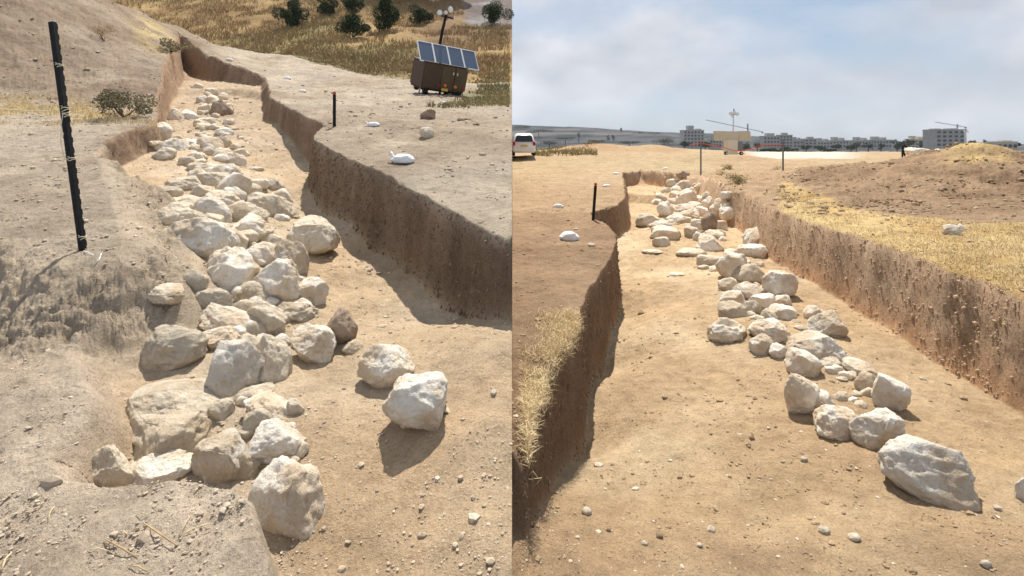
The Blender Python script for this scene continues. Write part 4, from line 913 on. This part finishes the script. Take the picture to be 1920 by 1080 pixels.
# ------------------------------------------------------------------ white car
def car(y, px, label):
    x = (px-CX)/1000*y; z = (HZ-291.5)/1000*y; W, H, Ln = 1.62, 1.62, 3.7
    t = thing('parked_car', (x, y, z), label, 'car')
    # lofted body: cross sections along its length (rear towards the camera)
    secs = [(-1.85,.30,.62,.70),(-1.80,.26,.74,.78),(-1.72,.24,.80,.80),(-1.0,.22,.84,.81),(0,.22,.84,.81),(1.0,.22,.82,.81),(1.6,.25,.76,.78),(1.85,.32,.58,.68)]
    bm = bmesh.new(); rings = []
    for yy, zb_, zt, hw in secs:
        zt2 = zt+.12
        pts = [(-hw*.9,zb_),(hw*.9,zb_),(hw,zb_+.12),(hw*1.0,zt-.05),(hw*.93,zt2),(-hw*.93,zt2),(-hw,zt-.05),(-hw,zb_+.12)]
        rings.append([bm.verts.new((a, yy, b)) for a, b in pts])
    for A, C_ in zip(rings, rings[1:]):
        for k in range(8): bm.faces.new((A[k], A[(k+1)%8], C_[(k+1)%8], C_[k]))
    bm.faces.new(rings[0][::-1]); bm.faces.new(rings[-1]); bmesh.ops.recalc_face_normals(bm, faces=bm.faces)
    body = obj('body', bm, M['white'], t, True)
    bm = bmesh.new(); rings = []
    for yy, zt, hw, hb in [(-1.78,.92,.76,.76),(-1.62,1.30,.66,.755),(-1.40,1.54,.58,.75),(-.6,1.61,.58,.75),(.1,1.57,.57,.75),(.5,1.40,.60,.75),(1.0,.94,.70,.74)]:
        rings.append([bm.verts.new(p) for p in [(-hb,yy,.88),(hb,yy,.88),(hw+.04,yy,max(.9,zt-.10)),(hw*.85,yy,zt),(-hw*.85,yy,zt),(-hw-.04,yy,max(.9,zt-.10))]])
    for A, C_ in zip(rings, rings[1:]):
        for k in range(6): bm.faces.new((A[k], A[(k+1)%6], C_[(k+1)%6], C_[k]))
    bm.faces.new(rings[0][::-1]); bm.faces.new(rings[-1]); bmesh.ops.recalc_face_normals(bm, faces=bm.faces)
    obj('roof', bm, M['white'], t, True)
    def quad(pts, th=.012):
        bm = bmesh.new(); f_ = bm.faces.new([bm.verts.new(p) for p in pts]); bmesh.ops.solidify(bm, geom=[f_], thickness=th); return bm
    obj('rear_window', quad([(-.62,-1.80,1.0),(.62,-1.80,1.0),(.57,-1.62,1.36),(.44,-1.53,1.45),(-.44,-1.53,1.45),(-.57,-1.62,1.36)]), M['glass'], t)
    for s in (-1, 1):
        obj('side_window', quad([(s*.785,-1.35,1.0),(s*.79,.55,1.0),(s*.66,.1,1.44),(s*.655,-1.15,1.46)]), M['glass'], t)
        obj('tail_light', box((s*.70,-1.83,.86), (.17,.08,.30), bev=.03), M['red'], t)
        obj('mirror', box((s*.90,.55,1.0), (.16,.08,.12), bev=.03), M['white'], t)
        for wy in (-1.2, 1.2):
            w_ = obj('wheel', T([(s*.62,wy,.29),(s*.64,wy,.29),(s*.80,wy,.29),(s*.82,wy,.29)], [.25,.29,.29,.25], 20), M['rubber'], t, True)
            obj('rim', T([(s*.80,wy,.29),(s*.83,wy,.29)], .17, 14), M['alu'], w_)
    obj('rear_bumper', box((0,-1.86,.44), (1.5,.12,.24), bev=.05), M['white'], t)
    obj('number_plate', box((0,-1.90,.72), (.5,.03,.12), bev=.005), M['yellow'], t)
    bd_ = obj('badge', T([(0,-1.85,.93),(0,-1.87,.93)], .05, 10), M['alu'], t)
    obj('windscreen', quad([(-.62,.99,1.0),(.62,.99,1.0),(.52,.55,1.38),(-.52,.55,1.38)]), M['glass'], t)
car(39.0, 981.5, 'white hatchback seen from behind at the left edge of the right view')

# ------------------------------------------------------------------ person standing beyond the heap
y = 50.0; x = (1694-CX)/1000*y; z = float(gz('R', x, y)[0]); zf = (HZ-302.5)/1000*y
bm = bmesh.new(); bmv = {}; sk = bm.verts.layers.skin.verify()
def bone(n, p, r, par=None):
    v = bm.verts.new(p); bmv[n] = (v, r)
    if par: bm.edges.new((bmv[par][0], v))
J = [('pelvis',(0,0,.95),.15,None),('spine',(.02,-.01,1.13),.14,'pelvis'),('chest',(.06,-.02,1.33),.17,'spine'),('neck',(.10,-.03,1.50),.06,'chest'),('head',(.12,-.05,1.60),.095,'neck'),('crownp',(.13,-.05,1.70),.08,'head'),
 ('hipl',(-.09,0,.90),.11,'pelvis'),('kneel',(-.12,-.03,.50),.075,'hipl'),('anklel',(-.14,.03,.09),.05,'kneel'),('toel',(-.15,-.12,.05),.045,'anklel'),
 ('hipr',(.09,0,.90),.11,'pelvis'),('kneer',(.09,-.04,.50),.075,'hipr'),('ankler',(.08,.02,.09),.05,'kneer'),('toer',(.09,-.13,.05),.045,'ankler'),
 ('shl',(-.14,-.02,1.40),.075,'chest'),('ell',(-.20,-.06,1.14),.055,'shl'),('hal',(-.06,-.24,1.06),.04,'ell'),
 ('shr',(.25,-.02,1.40),.075,'chest'),('elr',(.28,-.05,1.13),.055,'shr'),('har',(.12,-.24,1.06),.04,'elr')]
for j in J: bone(*j)
me = bpy.data.meshes.new('person'); 
for n_, (v, r) in bmv.items(): v[sk].radius = (r, r*.8 if n_ in ('chest','spine','pelvis') else r); v[sk].use_root = (n_ == 'pelvis')
bm.to_mesh(me); bm.free(); me.materials.append(M['cloth'])
o = bpy.data.objects.new('person', me); COL.objects.link(o)
o.modifiers.new('skin', 'SKIN'); ss = o.modifiers.new('sub', 'SUBSURF'); ss.levels = 2; ss.render_levels = 2
o.location = (x, y, zf); tag(o, 'person in black clothes leaning slightly, standing beyond the spoil heap', 'person')
def sph(name, c, s, m, par, sub=3):
    V, Fc = ICO[sub]; return npmesh(name, V*np.array(s)+np.array(c), Fc, m, True, parent=par)
sph('face', (.125,-.105,1.62), (.065,.06,.085), M['skin'], o); sph('hair', (.13,-.03,1.67), (.095,.095,.095), M['hair'], o)
sph('hand', (-.02,-.27,1.06), (.045,.06,.04), M['skin'], o, 2); sph('hand', (.10,-.27,1.06), (.045,.06,.04), M['skin'], o, 2)
sph('shoe', (-.15,-.08,.05), (.055,.15,.055), M['shoe'], o, 2); sph('shoe', (.09,-.09,.05), (.055,.15,.055), M['shoe'], o, 2)
obj('shirt_panel', box((.02,-.165,1.20), (.15,.03,.26), bev=.01), M['shoe'], o)
# ground under the feet: a low pale bank the person stands on is part of the terrain

# ------------------------------------------------------------------ far town
def building(px, w, top, base, y, label, m='conc', floors=4, bays=5, roof=None, win=True, cat='building', steps=None):
    x = (px-CX)/1000*y; u = y/1000; W = w*u; zt = (HZ-top)*u; z0 = (HZ-base)*u - 4; H = zt-z0; D = W*.6
    t = thing('apartment_building', (x, y, z0), label, cat, 'buildings on the skyline')
    wl = obj('wall', box((0, D/2, H/2), (W, D, H)), M[m], t)
    obj('roof_slab', box((0, D/2, H+.4), (W*1.03, D*1.03, .8)), M[m], t)
    for k, (dx, ww, hh) in enumerate(steps or [(-.25, .3, 3.5), (.2, .22, 2.6)]):
        obj('roof_block', box((dx*W, D/2, H+.8+hh/2*u/.6), (ww*W, D*.5, hh*u/.6)), M[m], t)
    Hv = (base-top)*u
    if win:
        for i in range(floors):
            for j in range(bays):
                ww = W/bays*.5; hh = Hv/floors*.5
                obj('window', box((-W/2+W/bays*(j+.5), -.15, H-Hv+Hv/floors*(i+.5)), (ww, .5, hh)), M['win'], t)
    return t
building(1301, 38, 245, 276, 620, 'stepped grey apartment block left of the lamp mast trailer', floors=5, bays=6, steps=[(-.1,.3,5),(.3,.25,1.5)])
building(1342, 22, 262, 276, 640, 'low grey block partly behind the left solar panel', floors=2, bays=4)
building(1447, 30, 256, 276, 640, 'grey apartment block with peaked top, right of the trailer', floors=3, bays=5, steps=[(0,.5,3)])
building(1474, 24, 254, 276, 650, 'taller grey block left of the right barrier post', floors=4, bays=4, steps=[(0,.4,2.4)])
building(1497, 18, 264, 277, 660, 'small grey block just right of the barrier post', floors=2, bays=3)
building(1520, 22, 261, 277, 660, 'square topped grey block between lower ones', floors=3, bays=3, steps=[(.1,.5,2)])
building(1547, 28, 266, 277, 680, 'long low pale block, fourth right of the barrier post', floors=2, bays=5)
building(1577, 30, 264, 277, 690, 'pale low block with flat roof behind dark trees', floors=2, bays=5)
building(1619, 30, 264, 277, 690, 'pale block behind trees left of the standing person', floors=2, bays=5)
building(1655, 34, 263, 277, 690, 'wide pale block just left of the standing person', floors=2, bays=6)
building(1722, 26, 262, 278, 560, 'beige grey block right of the standing person', 'conc2', floors=3, bays=4)
building(1742, 22, 264, 278, 570, 'beige block touching the unfinished tower block', 'conc2', floors=3, bays=4)
t = building(1782, 54, 244, 275, 480, 'unfinished pale tower block with dark openings under a crane', 'conc', floors=4, bays=5, steps=[(-.3,.2,1.0),(.25,.3,1.2)])
building(1846, 26, 271, 280, 300, 'low cream house right of the spoil heap', 'conc2', floors=1, bays=3, cat='house', steps=[(.1,.4,.8)])
building(1889, 38, 268, 279, 280, 'cream stone house near the right edge of the skyline', 'conc2', floors=1, bays=4, cat='house', steps=[(.15,.45,1.2)])
0 and building(1425, 180, 272, 281, 420, 'long pale wall of terraces below the grey blocks', 'conc', floors=1, bays=14, cat='building', steps=[(-.4,.08,1),(.3,.1,1)])
def crane(px, ybase, ytop, jib, y, label):
    u = y/1000; x = (px-CX)*u; z0 = (HZ-ybase)*u
    t = thing('tower_crane', (x, y, z0), label, 'crane', 'cranes on the skyline'); h = (ybase-ytop)*u
    bm = bmesh.new(); s = 1.3*u
    for sx in (-1, 1):
        for sy in (-1, 1): tube(bm, [(sx*s*.5, sy*s*.5, 0), (sx*s*.5, sy*s*.5, h)], .30*u, 4)
    n = 8
    for k in range(n):
        a = 1 if k % 2 else -1
        tube(bm, [(-a*s*.5, -s*.5, h*k/n), (a*s*.5, -s*.5, h*(k+1)/n)], .18*u, 4)
    obj('mast', bm, M['steel'], t)
    (ax_, ay_), (bx_, by_) = jib; A = Vector(((ax_-px)*u, 0, (ybase-ay_)*u)); Bv = Vector(((bx_-px)*u, 0, (ybase-by_)*u))
    bm = bmesh.new(); off = Vector((0, 0, 1.1*u)); tube(bm, [A, Bv], .35*u, 4); tube(bm, [A+off*.6, Bv+off], .25*u, 4)
    for k in range(20): p = A.lerp(Bv, k/20); q_ = A.lerp(Bv, (k+1)/20); tube(bm, [p, q_+off*.8], .14*u, 4); 
    obj('jib', bm, M['steel'], t)
    obj('counterweight', box(Bv+Vector((-1.5*u, 0, -.8*u)), (2.6*u, 2*u, 2.2*u)), M['steel'], t)
    obj('cab', box((0, -s, h*.9), (1.8*u, 1.6*u, 2.2*u)), M['conc'], t)
crane(1402, 280, 232, ((1323,225),(1431,248)), 600, 'grey tower crane with a long jib rising left, behind the lamp mast trailer')
crane(1795, 262, 233, ((1753,229),(1812,239)), 520, 'thin grey crane above the unfinished tower block')
# second lamp mast by the tower block
y = 60; u = y/1000; t = thing('lamp_mast', ((1811-CX)*u, y, (HZ-282)*u), 'slim lamp mast with white lamps standing behind the peak of the heap', 'lamp mast')
obj('pole', T([(0,0,-1), (0,0,40*u)], [1.1*u, .7*u], 8), M['steel'], t)
for c, r_ in [((-2.5*u,0,36*u), 2.0*u), ((1.5*u,0,38*u), 1.8*u), ((4*u,0,35*u), 1.8*u)]: lamp_head(t, c, r_, (0,-1,0))
# skyline trees
gs = 'dark trees among the skyline buildings'
tl = [(1283,276,26,12,420),(1322,277,24,10,420),(1395,280,30,9,420),(1420,277,22,9,500),(1512,279,22,8,450),(1538,281,24,9,430),(1568,279,22,9,440),(1596,280,22,10,430),(1606,277,18,12,520),(1628,278,22,10,460),(1652,279,20,10,430),(1682,278,26,17,420),(1700,276,30,20,440),(1732,276,20,14,540),(1820,279,26,16,360),(1833,277,18,10,330),(1846,270,7,9,340),(1866,281,14,8,240),(1903,277,26,9,300),(1478,284,36,8,380),(1555,286,26,8,300),(1440,286,40,8,380)]
for i, (px, by, w, h, dp) in enumerate(tl):
    u = dp/1000; t = thing('tree', ((px-CX)*u, dp, (HZ-by)*u-2), f'dark tree on the skyline, {"narrow and " if w<h else "wide and "}bushy, number {i+1} counted from left', 'tree', gs)
    obj('trunk', T([(0,0,-4), (0,0,2+h*u*.4)], [w*u*.06, w*u*.04], 6), M['bark'], t)
    crown('crown', (0,0,2+h*u*.5), (w*u*.52, w*u*.4, h*u*.55), 700, max(w, h)*u*.055, M['leaf'], t, 900+i, 10)
srt = sorted([(px, i) for i, (px, *_ ) in enumerate(tl)]); trees = [o for o in COL.objects if o.get('group') == gs]
near = [('left of the stepped apartment block','below'),]
WORDS = ['wide dark tree left of the stepped apartment block','dark tree between the stepped block and the trailer','low dark tree right of the white trailer body','low dark tree under the crane tail','low dark tree right of the small grey block','wide low tree under the square topped block','dark tree under the long low pale block','dark tree right of the long low pale block','round dark tree in front of the fourth pale roofline','dark tree left of the wide pale block','dark tree under the wide pale block','tall dark tree touching the standing person on the left','tallest dark tree right behind the standing person','dark tree between the two beige blocks','dark tree at the right flank of the unfinished tower','smaller dark tree right of the tower tree','slender dark cypress left of the cream stone house','low dark tree at the foot of the cream stone house','wide tree behind the cream stone house','dark low bank tree right of the barrier post foot','dark low bank tree beside the pale gravel','dark low bank tree left of the right barrier post']
for o, wd in zip(trees, WORDS): o['label'] = wd
hw = [(976,241,40,7,1350,'dark grove'),(1085,258,6,11,1100,'cypress'),(1140,262,5,9,1100,'cypress'),(1150,262,6,10,1100,'cypress'),(1165,247,5,7,1300,'lone tree'),(1060,262,40,6,1000,'low grove'),(1180,270,46,6,900,'low grove'),(1215,254,70,6,1250,'ridge grove'),(1010,250,50,8,1200,'grove'),(1245,272,50,14,800,'grove'),(1120,268,40,6,900,'low grove'),(1030,272,50,8,800,'grove')]
HL = ['dark grove on the ridge above the white car','dark cypress on the far hill, leftmost of three','dark cypress on the far hill, middle of three','dark cypress on the far hill, rightmost of three','lone tree sticking up from the hill ridge','long dark hedge in the middle of the far hill','low dark hedge near the foot of the far hill','dark trees along the falling right ridge','dark grove on the slope just right of the car','dark grove left of the stepped apartment block foot','low dark hedge above the near soil bank','dark grove at the hill foot behind the scrub']
for i, ((px, by, w, h, dp, k), l) in enumerate(zip(hw, HL)):
    u = dp/1000; x = (px-CX)*u; z = (HZ-by)*u; t = thing('tree' if w < 10 else 'grove', (x, dp, z), l, 'tree' if w < 10 else 'grove', 'trees on the far hill')
    obj('trunk', T([(0,0,-12), (0,0,h*u*.5)], [1.2, .7], 6), M['bark'], t)
    crown('crown', (0,0,h*u*.5), (w*u*.52, 14, h*u*.52), 900, max(min(w,14), h)*u*.07, M['leaf'], t, 950+i, 16 if w > 10 else 6)
# pale rubble bank at the right edge and white heap
for px, py, w, h, l in [(1722,281,40,12,'white chalky heap right of the standing person'),(1870,293,60,12,'long pale rubble bank near the right edge of the skyline'),(1912,296,50,14,'pale rubble bank cut by the right edge'),(1764,284,26,12,'pale heap at the foot of the unfinished tower')]:
    y = 42.0; u = y/1000; V, Fc = rock_verts(int(px), 4, 5); V = V/np.ptp(V, axis=0)*np.array([w*u, 2.2, h*u*1.5])
    o = npmesh('rubble_bank', V, Fc, M['w'] if w < 45 else M['d'], True); o.location = ((px-CX)*u, y, (HZ-py)*u - h*u*.3); tag(o, l, 'heap', 'pale heaps behind the spoil')

# ------------------------------------------------------------------ haze: one even volume round everything
HAZE = 1.1e-4
bm = box((800, 2200, 150), (6400, 4600, 0+340)); hm = bpy.data.materials.new('haze'); hm.use_nodes = True; ntz = hm.node_tree; ntz.nodes.clear()
vo = ntz.nodes.new('ShaderNodeVolumePrincipled'); vo.inputs['Density'].default_value = HAZE; vo.inputs['Color'].default_value = (.80,.86,.95,1); vo.inputs['Anisotropy'].default_value = .2
ou = ntz.nodes.new('ShaderNodeOutputMaterial'); ntz.links.new(vo.outputs[0], ou.inputs['Volume'])
o = obj('haze', bm, hm); tag(o, 'thin bluish haze in the distance', 'haze', kind='stuff')
